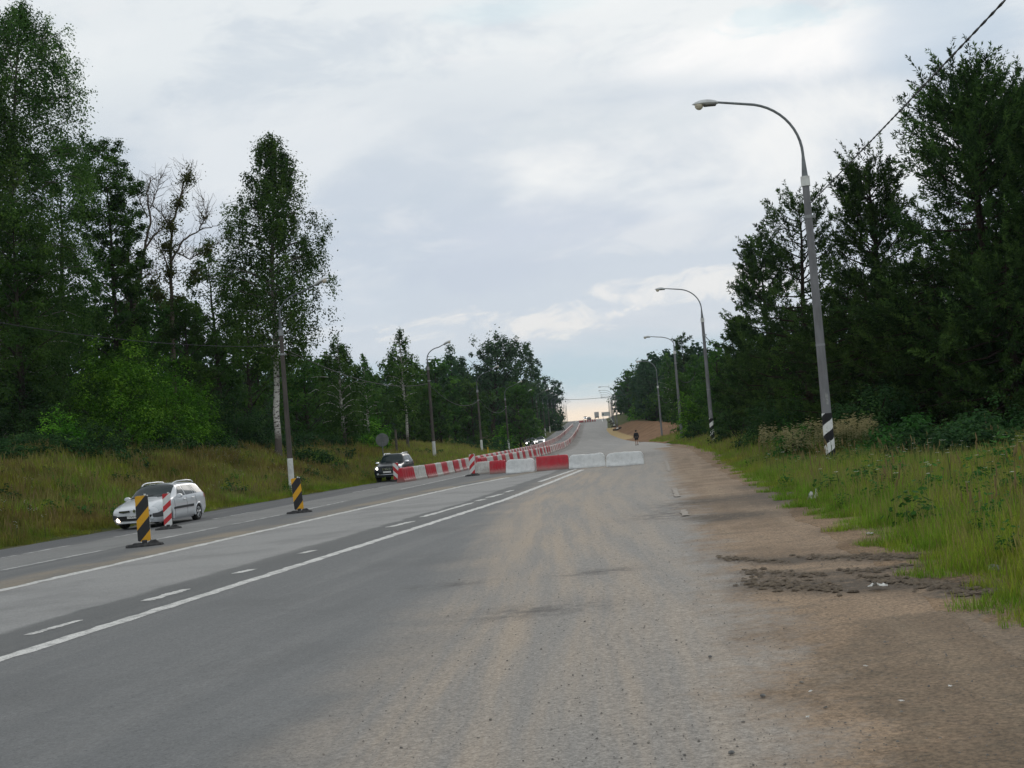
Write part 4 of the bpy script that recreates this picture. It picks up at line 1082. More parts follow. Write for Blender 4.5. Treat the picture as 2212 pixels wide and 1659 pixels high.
# ---- white estate car
def estate(label, loc, rz, S):
    st = [
        (0.00, [(0, .24), (.50, .24), (.60, .34), (.64, .46), (.62, .56), (.52, .63), (.30, .655), (0, .665)]),
        (0.05, [(0, .21), (.62, .21), (.74, .32), (.77, .46), (.745, .60), (.60, .675), (.36, .70), (0, .715)]),
        (0.18, [(0, .19), (.74, .19), (.835, .31), (.86, .48), (.825, .67), (.68, .745), (.42, .775), (0, .79)]),
        (0.50, [(0, .18), (.78, .18), (.865, .30), (.885, .50), (.85, .765), (.71, .84), (.44, .875), (0, .89)]),
        (0.95, [(0, .18), (.79, .18), (.87, .30), (.89, .52), (.86, .86), (.73, .925), (.46, .96), (0, .975)]),
        (1.25, [(0, .18), (.79, .18), (.872, .30), (.89, .54), (.862, .905), (.755, .965), (.48, 1.0), (0, 1.02)]),
        (2.02, [(0, .18), (.79, .18), (.872, .30), (.89, .55), (.86, .935), (.665, 1.345), (.50, 1.43), (0, 1.455)]),
        (2.50, [(0, .18), (.79, .18), (.872, .30), (.89, .55), (.86, .95), (.655, 1.375), (.50, 1.455), (0, 1.478)]),
        (3.40, [(0, .18), (.79, .18), (.872, .30), (.89, .55), (.858, .975), (.645, 1.37), (.49, 1.45), (0, 1.472)]),
        (4.00, [(0, .20), (.78, .20), (.865, .32), (.88, .56), (.84, .995), (.62, 1.345), (.47, 1.415), (0, 1.435)]),
        (4.32, [(0, .24), (.74, .24), (.82, .36), (.845, .58), (.80, .98), (.62, 1.10), (.46, 1.17), (0, 1.19)]),
        (4.50, [(0, .30), (.60, .30), (.70, .40), (.74, .56), (.70, .78), (.58, .86), (.40, .90), (0, .91)])]
    B = Body(st); t = thing('estate_car', label, 'car', loc, rz)
    wy = (.86, 3.546); wz = .31
    B.shell(wheels=[(w, wz) for w in wy], wr=.345).build('body', [M_WCAR], t, True)
    for w in wy:
        for sd in (1, -1): wheel(t, sd * .775, w, .31, .20); arch(t, sd * .878, w, .345, wz, M_WCAR, B)
    mb = MB(); B.wide(mb, 5.12, 1.30, 1.98, .008, 10); mb.build('windscreen', [M_GLASS], t, True)
    for sd in (1, -1):
        for ya, yb in (((1.62, 2.10), (2.42, 2.36)), ((2.50, 2.44), (3.18, 3.06)), ((3.23, 3.11), (3.36, 3.24)), ((3.41, 3.29), (4.12, 3.84))):
            mb = MB(); B.patch(mb, 4.10, 4.93, ya, yb, .008, sd); mb.build('side_window', [M_GLASS], t, True)
        mb = MB(); B.patch(mb, 3.02, 3.22, 1.30, 3.05, .022, sd, 10, 2, thick=.03); mb.build('rubbing_strip', [M_DGREY], t, False)
        for yy in (2.25, 3.02):
            mb = MB(); p = B.at(yy, 3.78, .02); mb.box((p[0] * sd, yy, p[2]), (.04, .19, .03), bev=.008); mb.build('door_handle', [M_WCAR], t, False)
        for yy in (1.36, 2.46, 3.32):      # shut lines
            mb = MB(); B.patch(mb, 2.1, 3.98, yy, yy + .014, .003, sd, 1, 8, thick=.004); mb.build('door_gap', [M_BLK], t, False)
        mirror_(t, sd * .97, 1.62, 1.0, M_WCAR)
        mb = MB(); B.patch(mb, 3.62, 5.35, (.10, .13), (.50, .62), .008, sd, 8, 6); mb.build('headlight', [M_LAMP], t, True)
        rl = [(sd * .56, 1.95 + .0, 1.405), (sd * .57, 2.12, 1.475), (sd * .575, 2.4, 1.515), (sd * .57, 3.3, 1.52), (sd * .555, 3.75, 1.495), (sd * .54, 3.95, 1.43)]
        mb = MB(); mb.tube(rl, .022, 7); mb.build('roof_rail', [M_CHROME if False else M_WCAR], t, True)
        mb = MB(); mb.prism([(.16, .595), (.19, .655), (.54, .65), (.56, .60), (.40, .57)], -.022, .0, 0); mb.v = [(v[0] * sd, v[1], v[2]) for v in mb.v]
        g = mb.build('grille_opening', [M_BLK], t, False, (0, -.004, 0))
        mb = MB(); mb.box((sd * .36, -.028, .618), (.34, .012, .012)); mb.build('grille_bar', [M_CHROME], g, False)
        # grey bumper corner and fog lamp
        mb = MB(); B.patch(mb, 2.35, 3.35, (.0, .0), (.40, .46), .014, sd, 9, 4, thick=.02); mb.build('bumper_corner', [M_DGREY], t, True)
        mb = MB(); mb.lathe([(.075, 0), (.07, -.03), (.04, -.045)], 14, (sd * .60, .012, .345), 'y'); mb.build('fog_lamp', [M_LITW if sd < 0 else M_LAMP], t, True)
    mb = MB(); mb.prism([(-.60, .36), (-.62, .47), (.62, .47), (.60, .36), (.5, .30), (-.5, .30)], -.03, .02); mb.build('bumper_grille', [M_BLK], t, False)
    mb = MB(); mb.box((0, .0, .235), (1.16, .05, .05), bev=.015); mb.build('bumper_lip', [M_WCAR], t, False)
    mb = MB(); mb.prism([(0, .70), (-.055, .625), (0, .55), (.055, .625)], -.03, -.012); mb.prism([(0, .665), (-.03, .625), (0, .585), (.03, .625)], -.035, -.029, 1); mb.build('diamond_emblem', [M_CHROME, M_BLK], t, False)
    mb = MB(); mb.box((0, -.04, .435), (.52, .014, .112)); pl = mb.build('number_plate', [M_PLATE], t, False)
    text_part('plate_text', 'T764HK 78', .105, M_INK, pl, (0, -.049, .435), (pi / 2, 0, 0))
    mb = MB(); mb.box((0, 4.50, .62), (.52, .014, .112)); mb.build('number_plate', [M_PLATE], t, False)
    for sd in (1, -1):
        mb = MB(); B.patch(mb, 3.6, 5.0, 4.20, 4.42, .008, sd, 4, 5); mb.build('tail_light', [M_TAIL], t, True)
    mb = MB(); B.wide(mb, 5.2, 4.03, 4.28, .008, 5); mb.build('rear_window', [M_GLASS], t, True)
    for k in (-.3, .3):
        mb = MB(); mb.tube([(k, 1.26, 1.03), (k + .3, 1.36, 1.075), (k + .42, 1.42, 1.10)], .012, 5); mb.build('wiper', [M_BLK], t, False)
    t.scale = (S, S, S); return t
p = gp(326, 1141); pc = gp(300, 1148)
s_ = (p[1] / FPX) * 60.7
CARY = gp(345, 1139)
def car_at(builder, label, px, py, rz, W, S, fwd=0.0):
    """px,py: point under the middle of the front bumper"""
    p = gp(px, py); return builder(label, tuple(p), rz, S)
car_at(estate, 'white estate car with roof rails pulled up on the left verge', 293, 1143.5, -radians(7.5), 1.78, .945)

# ---- dark off-road car
def suv(label, loc, rz, S):
    st = [
        (0.00, [(0, .34), (.62, .34), (.72, .46), (.76, .62), (.74, .80), (.62, .90), (.36, .94), (0, .955)]),
        (0.07, [(0, .32), (.74, .32), (.84, .46), (.87, .64), (.84, .86), (.68, .975), (.40, 1.01), (0, 1.03)]),
        (0.40, [(0, .32), (.80, .32), (.885, .46), (.905, .68), (.875, .97), (.72, 1.05), (.44, 1.08), (0, 1.10)]),
        (1.05, [(0, .32), (.80, .32), (.885, .46), (.905, .72), (.88, 1.06), (.74, 1.12), (.46, 1.145), (0, 1.16)]),
        (1.38, [(0, .32), (.80, .32), (.885, .46), (.905, .72), (.88, 1.10), (.78, 1.15), (.50, 1.18), (0, 1.20)]),
        (2.00, [(0, .32), (.80, .32), (.885, .46), (.905, .72), (.875, 1.12), (.69, 1.62), (.54, 1.73), (0, 1.755)]),
        (2.60, [(0, .32), (.80, .32), (.885, .46), (.905, .72), (.875, 1.13), (.685, 1.65), (.54, 1.755), (0, 1.785)]),
        (4.00, [(0, .34), (.80, .34), (.88, .48), (.90, .74), (.87, 1.15), (.67, 1.64), (.52, 1.745), (0, 1.77)]),
        (4.50, [(0, .38), (.76, .38), (.84, .52), (.86, .76), (.83, 1.16), (.66, 1.40), (.50, 1.52), (0, 1.54)]),
        (4.69, [(0, .42), (.68, .42), (.76, .56), (.78, .76), (.75, 1.0), (.62, 1.12), (.46, 1.18), (0, 1.20)])]
    B = Body(st); t = thing('offroad_car', label, 'car', loc, rz)
    wy = (.86, 3.66); wz = .37
    B.shell(wheels=[(w, wz) for w in wy], wr=.43).build('body', [M_BLKCAR], t, True)
    for w in wy:
        for sd in (1, -1): wheel(t, sd * .78, w, .37, .25, 6); arch(t, sd * .895, w, .43, wz, M_BLKCAR, B)
    mb = MB(); B.wide(mb, 5.12, 1.42, 1.97, .008, 10); mb.build('windscreen', [M_GLASS], t, True)
    for sd in (1, -1):
        for ya, yb in (((1.66, 2.06), (2.44, 2.42)), ((2.52, 2.50), (3.36, 3.30)), ((3.46, 3.40), (4.26, 4.06))):
            mb = MB(); B.patch(mb, 4.12, 4.92, ya, yb, .008, sd); mb.build('side_window', [M_GLASS], t, True)
        mb = MB(); B.patch(mb, 3.5, 5.0, (.06, .08), (.42, .52), .008, sd, 8, 6); hl = mb.build('headlight', [M_LAMP], t, True)
        mb = MB(); mb.lathe([(.10, 0), (.085, -.05), (.04, -.07)], 12, (sd * .66, .06, .86), 'y'); mb.build('lit_bulb', [M_LIT], hl, True)
        mirror_(t, sd * 1.0, 1.66, 1.20, M_CHROME, 1.15)
        mb = MB(); mb.lathe([(.07, 0), (.065, -.03), (.03, -.04)], 12, (sd * .62, .0, .52), 'y'); mb.build('fog_lamp', [M_LAMP], t, True)
        mb = MB(); B.patch(mb, 2.0, 2.5, 1.3, 3.2, .04, sd, 8, 2, thick=.05); mb.build('side_step', [M_DGREY], t, False)
        rl = [(sd * .60, 2.0, 1.70), (sd * .61, 2.2, 1.80), (sd * .61, 3.8, 1.81), (sd * .59, 4.05, 1.73)]
        mb = MB(); mb.tube(rl, .025, 7); mb.build('roof_rail', [M_CHROME], t, True)
        for yy in (2.3, 3.2):
            mb = MB(); p = B.at(yy, 3.75, .02); mb.box((p[0] * sd, yy, p[2]), (.04, .2, .035)); mb.build('door_handle', [M_CHROME], t, False)
        mb = MB(); B.patch(mb, 3.6, 5.0, 4.30, 4.58, .008, sd, 4, 5); mb.build('tail_light', [M_TAIL], t, True)
    mb = MB(); mb.prism([(-.36, .72), (-.30, .90), (.30, .90), (.36, .72), (.26, .66), (-.26, .66)], -.03, .03); g = mb.build('grille', [M_BLK], t, False)
    for k in range(7):
        x = -.27 + k * .09
        mb = MB(); mb.box((x, -.035, .82), (.035, .02, .14)); mb.build('grille_bar', [M_CHROME], g, False)
    mb = MB()
    for a in (90, 210, 330):
        a = radians(a); c_ = (cos(a) * .055, sin(a) * .055); r_ = .05
        mb.prism([(c_[0] + cos(a) * r_, c_[1] + sin(a) * r_ + .82), (c_[0] - sin(a) * r_ * .6, c_[1] + cos(a) * r_ * .6 + .82), (c_[0] - cos(a) * r_, c_[1] - sin(a) * r_ + .82), (c_[0] + sin(a) * r_ * .6, c_[1] - cos(a) * r_ * .6 + .82)], -.055, -.046)
    mb.build('three_diamond_emblem', [M_CHROME], t, False)
    mb = MB(); mb.prism([(-.6, .40), (-.62, .56), (.62, .56), (.6, .40)], -.02, .03); mb.build('bumper_grille', [M_BLK], t, False)
    mb = MB(); mb.tube([(-.66, .03, .50), (-.5, -.05, .47), (.5, -.05, .47), (.66, .03, .50)], .02, 7); mb.build('bumper_bar', [M_CHROME], t, True)
    mb = MB(); mb.box((0, -.035, .63), (.52, .014, .112)); mb.build('number_plate', [M_PLATE], t, False)
    mb = MB(); B.wide(mb, 5.2, 4.06, 4.42, .008, 5); mb.build('rear_window', [M_GLASS], t, True)
    for k in (-.35, .3):
        mb = MB(); mb.tube([(k, 1.37, 1.21), (k + .4, 1.48, 1.25)], .014, 5); mb.build('wiper', [M_BLK], t, False)
    t.scale = (S, S, S); return t
SUVP = gp(838, 1040.5)
suv('dark off-road car with lit headlights and chrome grille beside the barrier row', tuple(SUVP), -radians(7.0), 1.0 * (SUVP[1] / FPX) * 60.5 / 1.82)

# ---- sedans far away
def sedan(label, loc, rz, S, paint, lit=True, group=None):
    st = [
        (0.00, [(0, .24), (.55, .24), (.66, .34), (.70, .46), (.66, .58), (.54, .64), (.32, .67), (0, .68)]),
        (0.12, [(0, .20), (.72, .20), (.82, .32), (.84, .48), (.80, .66), (.66, .72), (.40, .75), (0, .77)]),
        (0.60, [(0, .19), (.78, .19), (.86, .32), (.88, .52), (.84, .78), (.70, .84), (.44, .87), (0, .89)]),
        (1.25, [(0, .19), (.78, .19), (.86, .32), (.88, .54), (.85, .88), (.74, .92), (.48, .95), (0, .97)]),
        (2.05, [(0, .19), (.78, .19), (.86, .32), (.88, .54), (.84, .92), (.63, 1.33), (.48, 1.42), (0, 1.44)]),
        (2.90, [(0, .19), (.78, .19), (.86, .32), (.88, .54), (.84, .94), (.62, 1.34), (.48, 1.43), (0, 1.455)]),
        (3.70, [(0, .20), (.78, .20), (.86, .33), (.87, .55), (.83, .96), (.66, 1.02), (.5, 1.06), (0, 1.08)]),
        (4.35, [(0, .26), (.7, .26), (.8, .38), (.82, .56), (.77, .92), (.64, .97), (.46, 1.0), (0, 1.01)]),
        (4.48, [(0, .30), (.6, .30), (.7, .4), (.72, .56), (.68, .82), (.56, .88), (.40, .91), (0, .92)])]
    B = Body(st); t = thing('saloon_car', label, 'car', loc, rz, group)
    wy = (.85, 3.5); wz = .31
    B.shell(40, (1, 2, 3, 3, 3, 2, 2), [(w, wz) for w in wy], .35).build('body', [paint], t, True)
    for w in wy:
        for sd in (1, -1): wheel(t, sd * .77, w, .31, .2); arch(t, sd * .86, w, .35, wz, paint, B)
    mb = MB(); B.wide(mb, 5.1, 1.32, 2.0, .008, 6); mb.build('windscreen', [M_GLASS], t, True)
    mb = MB(); B.wide(mb, 5.1, 2.98, 3.6, .008, 6); mb.build('rear_window', [M_GLASS], t, True)
    for sd in (1, -1):
        for ya, yb in (((1.7, 2.1), (2.35, 2.34)), ((2.43, 2.42), (3.2, 2.95))):
            mb = MB(); B.patch(mb, 4.12, 4.9, ya, yb, .008, sd); mb.build('side_window', [M_GLASS], t, True)
        mb = MB(); B.patch(mb, 3.5, 5.1, (.06, .08), (.4, .5), .008, sd, 6, 4); hl = mb.build('headlight', [M_LAMP], t, True)
        if lit:
            mb = MB(); mb.lathe([(.15, 0), (.12, -.06), (.05, -.09)], 12, (sd * .62, .08, .60), 'y'); mb.build('lit_bulb', [M_LIT], hl, True)
        mb = MB(); B.patch(mb, 3.6, 5.0, 4.2, 4.40, .008, sd, 4, 5); mb.build('tail_light', [M_TAIL], t, True)
        mirror_(t, sd * .95, 1.68, .98, paint)
    mb = MB(); mb.prism([(-.32, .52), (-.28, .64), (.28, .64), (.32, .52)], -.02, .02); mb.build('grille', [M_BLK], t, False)
    mb = MB(); mb.box((0, -.03, .42), (.52, .014, .112)); mb.build('number_plate', [M_PLATE], t, False)
    t.scale = (S, S, S); return t
c1 = gp(1147, 965.5); sedan('dark grey car with lit headlights approaching between poles and barriers', tuple(c1), -radians(2), (c1[1] / FPX) * 24.0 / 1.76, M_GREYCAR, True, 'oncoming cars with lit headlights')
c2 = gp(1168, 960.5); sedan('silver car with bright headlights following the dark grey car', tuple(c2), -radians(2), (c2[1] / FPX) * 20.5 / 1.76, M_SILVCAR, True, 'oncoming cars with lit headlights')
# cars near the hilltop
c3 = gp(1273, 907.8); sedan('small dark car driving away near the hilltop left of the truck', tuple(c3), -radians(183.5), 1.15, M_GREYCAR, False)
c4 = gp(1264.5, 905.8); sedan('tiny white car coming over the hilltop left of the truck', tuple(c4), -radians(3), 1.15, M_WCAR, True)

# ---- truck seen from behind
def truck(label, loc, rz, S):
    t = thing('box_truck', label, 'truck', loc, rz)
    MB_ = MB; mb = MB_(); mb.box((0, -4.0, 2.35), (2.5, 8.0, 2.7), bev=.03); cb_ = mb.build('cargo_box', [worn('box_panels', (.52, .52, .50), (.40, .40, .38), 1.5, .6)], t, False)
    for sd in (-1, 1):
        mb = MB_(); mb.box((sd * .61, .02, 2.35), (1.18, .05, 2.56), bev=.012); dr = mb.build('rear_door', [worn('door_panels', (.56, .55, .53), (.44, .43, .41), 1.5, .6)], cb_, False)
        mb = MB_(); mb.tube([(sd * .35, .06, 1.15), (sd * .35, .06, 3.55)], .025, 6); mb.build('lock_rod', [M_CLAMP], dr, False)
        mb = MB_(); mb.box((sd * .95, .05, .78), (.42, .06, .14)); mb.build('tail_light', [M_TAIL], t, False)
        for yy in (-1.3, -2.5, -9.0):
            mb = MB_(); mb.lathe([(.3, -.16), (.48, -.16), (.5, -.1), (.5, .1), (.48, .16), (.3, .16)], 18, (sd * 1.0, yy, .5), 'x'); mb.build('wheel', [M_TYRE], t, True)
    mb = MB_(); mb.box((0, -4.6, .82), (1.0, 9.4, .22)); mb.build('chassis', [M_BLK], t, False)
    mb = MB_(); mb.box((0, .05, .55), (2.3, .08, .16)); mb.build('bumper_bar', [M_BLK], t, False)
    mb = MB_(); mb.box((0, -9.1, 1.85), (2.4, 1.9, 2.4), bev=.12); cab = mb.build('cab', [M_WCAR], t, False)
    mb = MB_(); mb.box((0, -10.07, 2.3), (2.0, .03, .9)); mb.build('windscreen', [M_GLASS], cab, False)
    t.scale = (S, S, S)
pt = gp(1289.5, 904.2)
truck('pale box truck driving away just before the hilltop', tuple(pt), -radians(4) + pi, 1.0)
bpy.context.view_layer.update()
# builder points +Y to the rear: turn so that the doors face the camera
bpy.data.objects['box_truck'].rotation_euler.z = -radians(4) + pi

# ================================================================== SIGNS, POSTS, LITTER
M_SIGNB = worn('sign_back', (.22, .23, .23), (.17, .175, .175), 3, .6, .3)
def round_sign(label, px, py, Y, dia, top_py):
    b = at_depth(px, py, Y); h = (py - top_py) * Y / FPX
    t = thing('round_sign', label, 'road sign', b, -radians(8))
    mb = MB(); mb.tube([(0, 0, -.4), (0, 0, h)], .038, 8); mb.build('post', [M_GALV], t, True)
    mb = MB(); mb.lathe([(dia / 2 - .01, .0), (dia / 2, .008), (dia / 2, .02), (dia / 2 - .01, .025)], 28, (0, .05, h - dia / 2), 'y'); pn = mb.build('disc', [M_SIGNB], t, False)
    mb = MB()
    for k in (-.22, .22): mb.box((0, .035, h - dia / 2 + k), (dia * .55, .02, .04))
    mb.build('bracket', [M_CLAMP], t, False)
round_sign('grey back of a round road sign on a post behind the dark off-road car', 829, 1000, 92, .98, 936)
def post(name, label, px, py, top_py, Y, r, mat, cat, cap=None, box=False):
    b = at_depth(px, py, Y); h = (py - top_py) * Y / FPX
    mb = MB()
    if box: mb.box((0, 0, h / 2 - .1), (r * 2, r * 1.4, h + .2), bev=.01, taper=.92)
    else: mb.tube([(0, 0, -.4), (0, 0, h * .5), (.02, 0, h)], [r, r * .95, r * .85], 8)
    o = thing(name, label, cat, b, 0, None, mb.mesh(name, [mat], True))
    if cap: 
        mb = MB(); mb.box((0, 0, h + .06), (r * 2.1, r * 1.5, .14), bev=.01); mb.build('cap', [cap], o, False)
    return o
post('wooden_post', 'weathered wooden post in the grass left of the slender birch', 858, 985, 928, 108, .11, worn('weathered_wood', (.14, .12, .10), (.08, .07, .06), 4, .9), 'post')
M_YEL = material('yellow_paint', (.62, .40, .02), .6)
post('yellow_marker_post', 'small yellow marker post in the grass left of the dark off-road car', 786, 1002, 990, 95, .06, M_YEL, 'marker post', box=True)
post('yellow_marker_post', 'thin yellow marker post in the grass behind the leaning striped board', 1055, 985, 966, 150, .07, M_YEL, 'marker post', box=True)
post('white_marker_post', 'small white marker post among the daisies on the left bank', 467, 1004, 990, 78, .10, M_PLWHITE, 'marker post', box=True)
# small hoarding far off on the right
bh = at_depth(1309, 899, 520)
t = thing('roadside_panel', 'small white roadside panel below the far right trees', 'sign', bh, 0)
mb = MB(); mb.box((0, 0, 0.9), (3.5, .12, 1.7)); mb.build('panel', [M_PLWHITE], t, False)
mb = MB(); mb.box((-1.15, -.07, 0.9), (.4, .02, .8)); mb.build('panel_symbol', [M_INK], t, False)
for x in (-1.2, 1.2):
    mb = MB(); mb.tube([(x, .1, -4), (x, .1, 1.8)], .07, 6); mb.build('post', [M_GALV], t, False)
# yellow placard under the right-hand trees
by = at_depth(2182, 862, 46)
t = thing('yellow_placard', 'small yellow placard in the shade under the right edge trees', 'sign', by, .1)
mb = MB(); mb.box((0, 0, 0), (.50, .02, .26), bev=.004); mb.build('panel', [worn('shade_dimmed_yellow', (.055, .050, .008), (.04, .036, .007), 7, .7)], t, False)  # yellow darkened in its own colour to stand for the deep tree shade
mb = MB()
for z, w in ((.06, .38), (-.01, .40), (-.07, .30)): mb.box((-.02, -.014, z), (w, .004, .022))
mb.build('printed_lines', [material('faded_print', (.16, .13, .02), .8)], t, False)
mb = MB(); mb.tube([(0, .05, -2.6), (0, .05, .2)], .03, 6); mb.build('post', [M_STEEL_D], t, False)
# beams at the edge of the dug out verge
M_BEAM = worn('dark_timber', (.05, .042, .036), (.11, .09, .07), 3, .9)
for i, (a, b) in enumerate([((1324, 932.3), (1343, 930)), ((1321, 925.5), (1335, 922.5)), ((1318, 917.8), (1327, 916)), ((1314, 912.8), (1322, 911))]):
    p0 = on_road(*a, lift=.3); Y = p0[1]; p1 = at_depth(*b, Y)
    p1[2] = p0[2]
    v = p1 - p0; ln = np.linalg.norm(v); c_ = (p0 + p1) / 2
    mb = MB(); mb.box((0, 0, 0), (ln, .5, .42), bev=.03); mb.box((ln / 2 - .3, 0, .35), (.6, .5, .4), bev=.03)
    thing('timber_beam', ['nearest dark beam lying at the edge of the dug earth bank', 'second dark beam at the edge of the dug earth bank', 'third dark beam at the edge of the dug earth bank', 'farthest dark beam at the edge of the dug earth bank'][i],
          'beam', (c_[0], c_[1], gz(c_[0], c_[1]) + .35), 0, 'dark beams along the dug verge', mb.mesh('timber_beam', [M_BEAM]))
# dark culvert pipe / kerb behind the fourth lamp
def log_at(label, a, b, Y, r):
    p, q = at_depth(*a, Y), at_depth(*b, Y + .6); mb = MB(); c_ = (p + q) / 2
    mb.tube([p - c_, (p * .4 + q * .6) - c_ + np.array([0, .1, .03]), q - c_], [r, r * .9, r * .85], 10)
    thing('black_pipe', label, 'pipe', c_, 0, 'black pipes lying by the verge', mb.mesh('black_pipe', [M_RUBBER], True))
log_at('black pipe lying in the grass left of the fourth right lamp', (1381, 957.5), (1428, 957), b4[1] - 1, .20)
log_at('black pipe lying between the third and fourth right lamps', (1436, 960), (1471, 957), b3[1] + 8, .22)
# litter
M_PAPER = worn('dirty_white_paper', (.66, .66, .63), (.45, .43, .40), 12, .8)
def litter(label, px, py, s, seed, flat=.35, lift=.03):
    p = gp(px, py); r = np.random.default_rng(seed); n = 7; V = []; F = []
    for i in range(n):
        for j in range(n):
            V.append(((i / (n - 1) - .5) * s * (1 + .2 * r.normal()), (j / (n - 1) - .5) * s * .6 * (1 + .2 * r.normal()), abs(r.normal()) * s * flat * (1 - abs(i / (n - 1) - .5)) * .6))
    for i in range(n - 1):
        for j in range(n - 1): F.append((i * n + j, i * n + j + 1, (i + 1) * n + j + 1, (i + 1) * n + j))
    o = link('litter', new_mesh('litter', V, F, M_PAPER), None, (p[0], p[1], p[2] + lift), (0, 0, r.uniform(0, 3)))
    tag(o, label, 'litter', 'white litter on the dirt'); return o
litter('crumpled white paper at the near grass edge on a dark stain', 1758, 1083, .26, 3, .7)
litter('flattened white packet lying below the mud tracks', 1898, 1273, .16, 4, .25)
for i, (px, py) in enumerate([(1870, 1445), (1947, 1521), (2053, 1489), (1752, 1500), (1745, 1556)]):
    litter('tiny white paper scrap on the brown dirt in the foreground', px, py, .035, 20 + i, .2, .02)
litter('small pale scrap on the dirt between the mud tracks and far bend', 2120 - 240, 1158, .09, 31, .4)

# ================================================================== PERSON
def person(label, base, H, rz):
    t = thing('person', label, 'person', base, rz)
    S = H / 1.76
    J = [(0, 0, .95), (0, .01, 1.12), (0, .015, 1.32), (0, .0, 1.46), (0, .0, 1.53), (0, -.01, 1.62), (0, -.005, 1.72),           # pelvis..head 0-6
         (.10, 0, .90), (.115, -.06, .50), (.11, .06, .09), (.12, -.10, .03),                                                 # right leg (mid stride) 7-10
         (-.10, 0, .90), (-.105, .08, .50), (-.10, .20, .12), (-.11, .06, .05),                                                # left leg 11-14
         (.19, .01, 1.42), (.25, .03, 1.14), (.27, -.06, .90), (.27, -.09, .80),                                              # arms 15-18
         (-.19, .01, 1.42), (-.25, .04, 1.14), (-.26, .02, .89), (-.26, .0, .79)]
    R = [.15, .135, .155, .10, .06, .075, .09, .10, .065, .045, .04, .10, .065, .045, .04, .07, .05, .036, .04, .07, .05, .036, .04]
    E = [(0, 1), (1, 2), (2, 3), (3, 4), (4, 5), (5, 6), (0, 7), (7, 8), (8, 9), (9, 10), (0, 11), (11, 12), (12, 13), (13, 14), (2, 15), (15, 16), (16, 17), (17, 18), (2, 19), (19, 20), (20, 21), (21, 22)]
    def skin(name, idx, grow, mat, lo=None):
        mp = {k: i for i, k in enumerate(idx)}
        me = bpy.data.meshes.new(name); me.from_pydata([tuple(S * c for c in (lo or {}).get(k, J[k])) for k in idx], [(mp[a], mp[b]) for a, b in E if a in mp and b in mp], [])
        o = bpy.data.objects.new(name, me); COL.objects.link(o)
        sm = o.modifiers.new('s', 'SKIN')
        for i, k in enumerate(idx):
            v = me.skin_vertices[0].data[i]; r = (R[k] + grow) * S; v.radius = (r * (1.25 if k in (0, 1, 2) else 1), r * (.8 if k in (0, 1, 2) else 1)); v.use_root = (i == 0)
        sb = o.modifiers.new('d', 'SUBSURF'); sb.levels = 2; sb.render_levels = 2
        dg = bpy.context.evaluated_depsgraph_get(); m2 = bpy.data.meshes.new_from_object(o.evaluated_get(dg)); bpy.data.objects.remove(o)
        m2.materials.clear(); m2.materials.append(mat)
        m2.polygons.foreach_set('use_smooth', np.ones(len(m2.polygons), bool)); m2.name = name
        return link(name, m2, t)
    skin('body', list(range(23)), 0, material('skin', (.36, .22, .16), .6))
    skin('jacket', [0, 1, 2, 3, 15, 16, 17, 19, 20, 21], .03, worn('dark_jacket', (.018, .019, .022), (.035, .036, .04), 6, .9))
    skin('shorts', [0, 7, 8, 11, 12], .03, material('dark_shorts', (.025, .025, .03), .9), {8: (.11, -.045, .58), 12: (-.104, .06, .58)})
    for a, b in ((9, 10), (13, 14)):
        mb = MB(); p, q = np.array(J[a]) * S, np.array(J[b]) * S
        mb.tube([p + [0, .05, -.02], (p + q) / 2, q + [0, -.05, 0]], [.055 * S, .06 * S, .045 * S], 8); mb.build('shoe', [M_BLK], t, True)
    mb = MB(); mb.lathe([(.03, -.09), (.085, -.06), (.105, .0), (.095, .06), (.05, .10), (.01, .115)], 12, (0, -.012 * S, 1.70 * S)); mb.build('hair', [material('dark_hair', (.02, .016, .014), .8)], t, True)
    return t
pp_ = gp(1376, 962)
person('person in dark jacket and shorts walking away along the road edge', tuple(pp_), 32.0 * pp_[1] / FPX, pi)

# ================================================================== VEGETATION
def mat_leaf(name, c1, c2, c3, trans=.38, rough=.75, spec=.06):
    m = bpy.data.materials.new(name); m.use_nodes = True; t = NT(m.node_tree); t.n.clear()
    a = t.attr('tone')
    c = t.ramp(a, [(0.0, c1), (.5, c2), (1.0, c3)])
    oi = t.node('ShaderNodeObjectInfo')
    hs = t.node('ShaderNodeHueSaturation'); t.put(hs.inputs['Color'], c)
    t.put(hs.inputs['Hue'], t.math('ADD', .492, t.math('MULTIPLY', oi.outputs['Random'], .016)))
    t.put(hs.inputs['Value'], t.math('ADD', .82, t.math('MULTIPLY', oi.outputs['Random'], .36)))
    c = hs.outputs[0]
    b = t.node('ShaderNodeBsdfPrincipled'); t.put(b.inputs['Base Color'], c); b.inputs['Roughness'].default_value = rough; b.inputs['Specular IOR Level'].default_value = spec
    tr = t.node('ShaderNodeBsdfTranslucent'); t.put(tr.inputs[0], t.mix(.5, c, (.5, .6, .05), 'MULTIPLY') if False else c)
    mx_ = t.node('ShaderNodeMixShader'); mx_.inputs[0].default_value = trans
    t.l.new(b.outputs[0], mx_.inputs[1]); t.l.new(tr.outputs[0], mx_.inputs[2])
    o = t.node('ShaderNodeOutputMaterial'); t.l.new(mx_.outputs[0], o.inputs[0])
    return m
ML_BIRCH = mat_leaf('birch_leaves', (.026, .068, .014), (.056, .122, .024), (.110, .195, .042))
ML_DARK = mat_leaf('dark_leaves', (.020, .056, .010), (.042, .104, .016), (.088, .175, .028))
ML_POPLAR = mat_leaf('poplar_leaves', (0.023, 0.058, 0.026), (0.047, 0.104, 0.039), (0.104, 0.176, 0.078))
ML_BRIGHT = mat_leaf('maple_leaves', (.030, .110, .008), (.095, .255, .018), (.19, .40, .036), .32)
ML_NETTLE = mat_leaf('nettle_leaves', (.020, .075, .014), (.042, .135, .026), (.075, .19, .04))
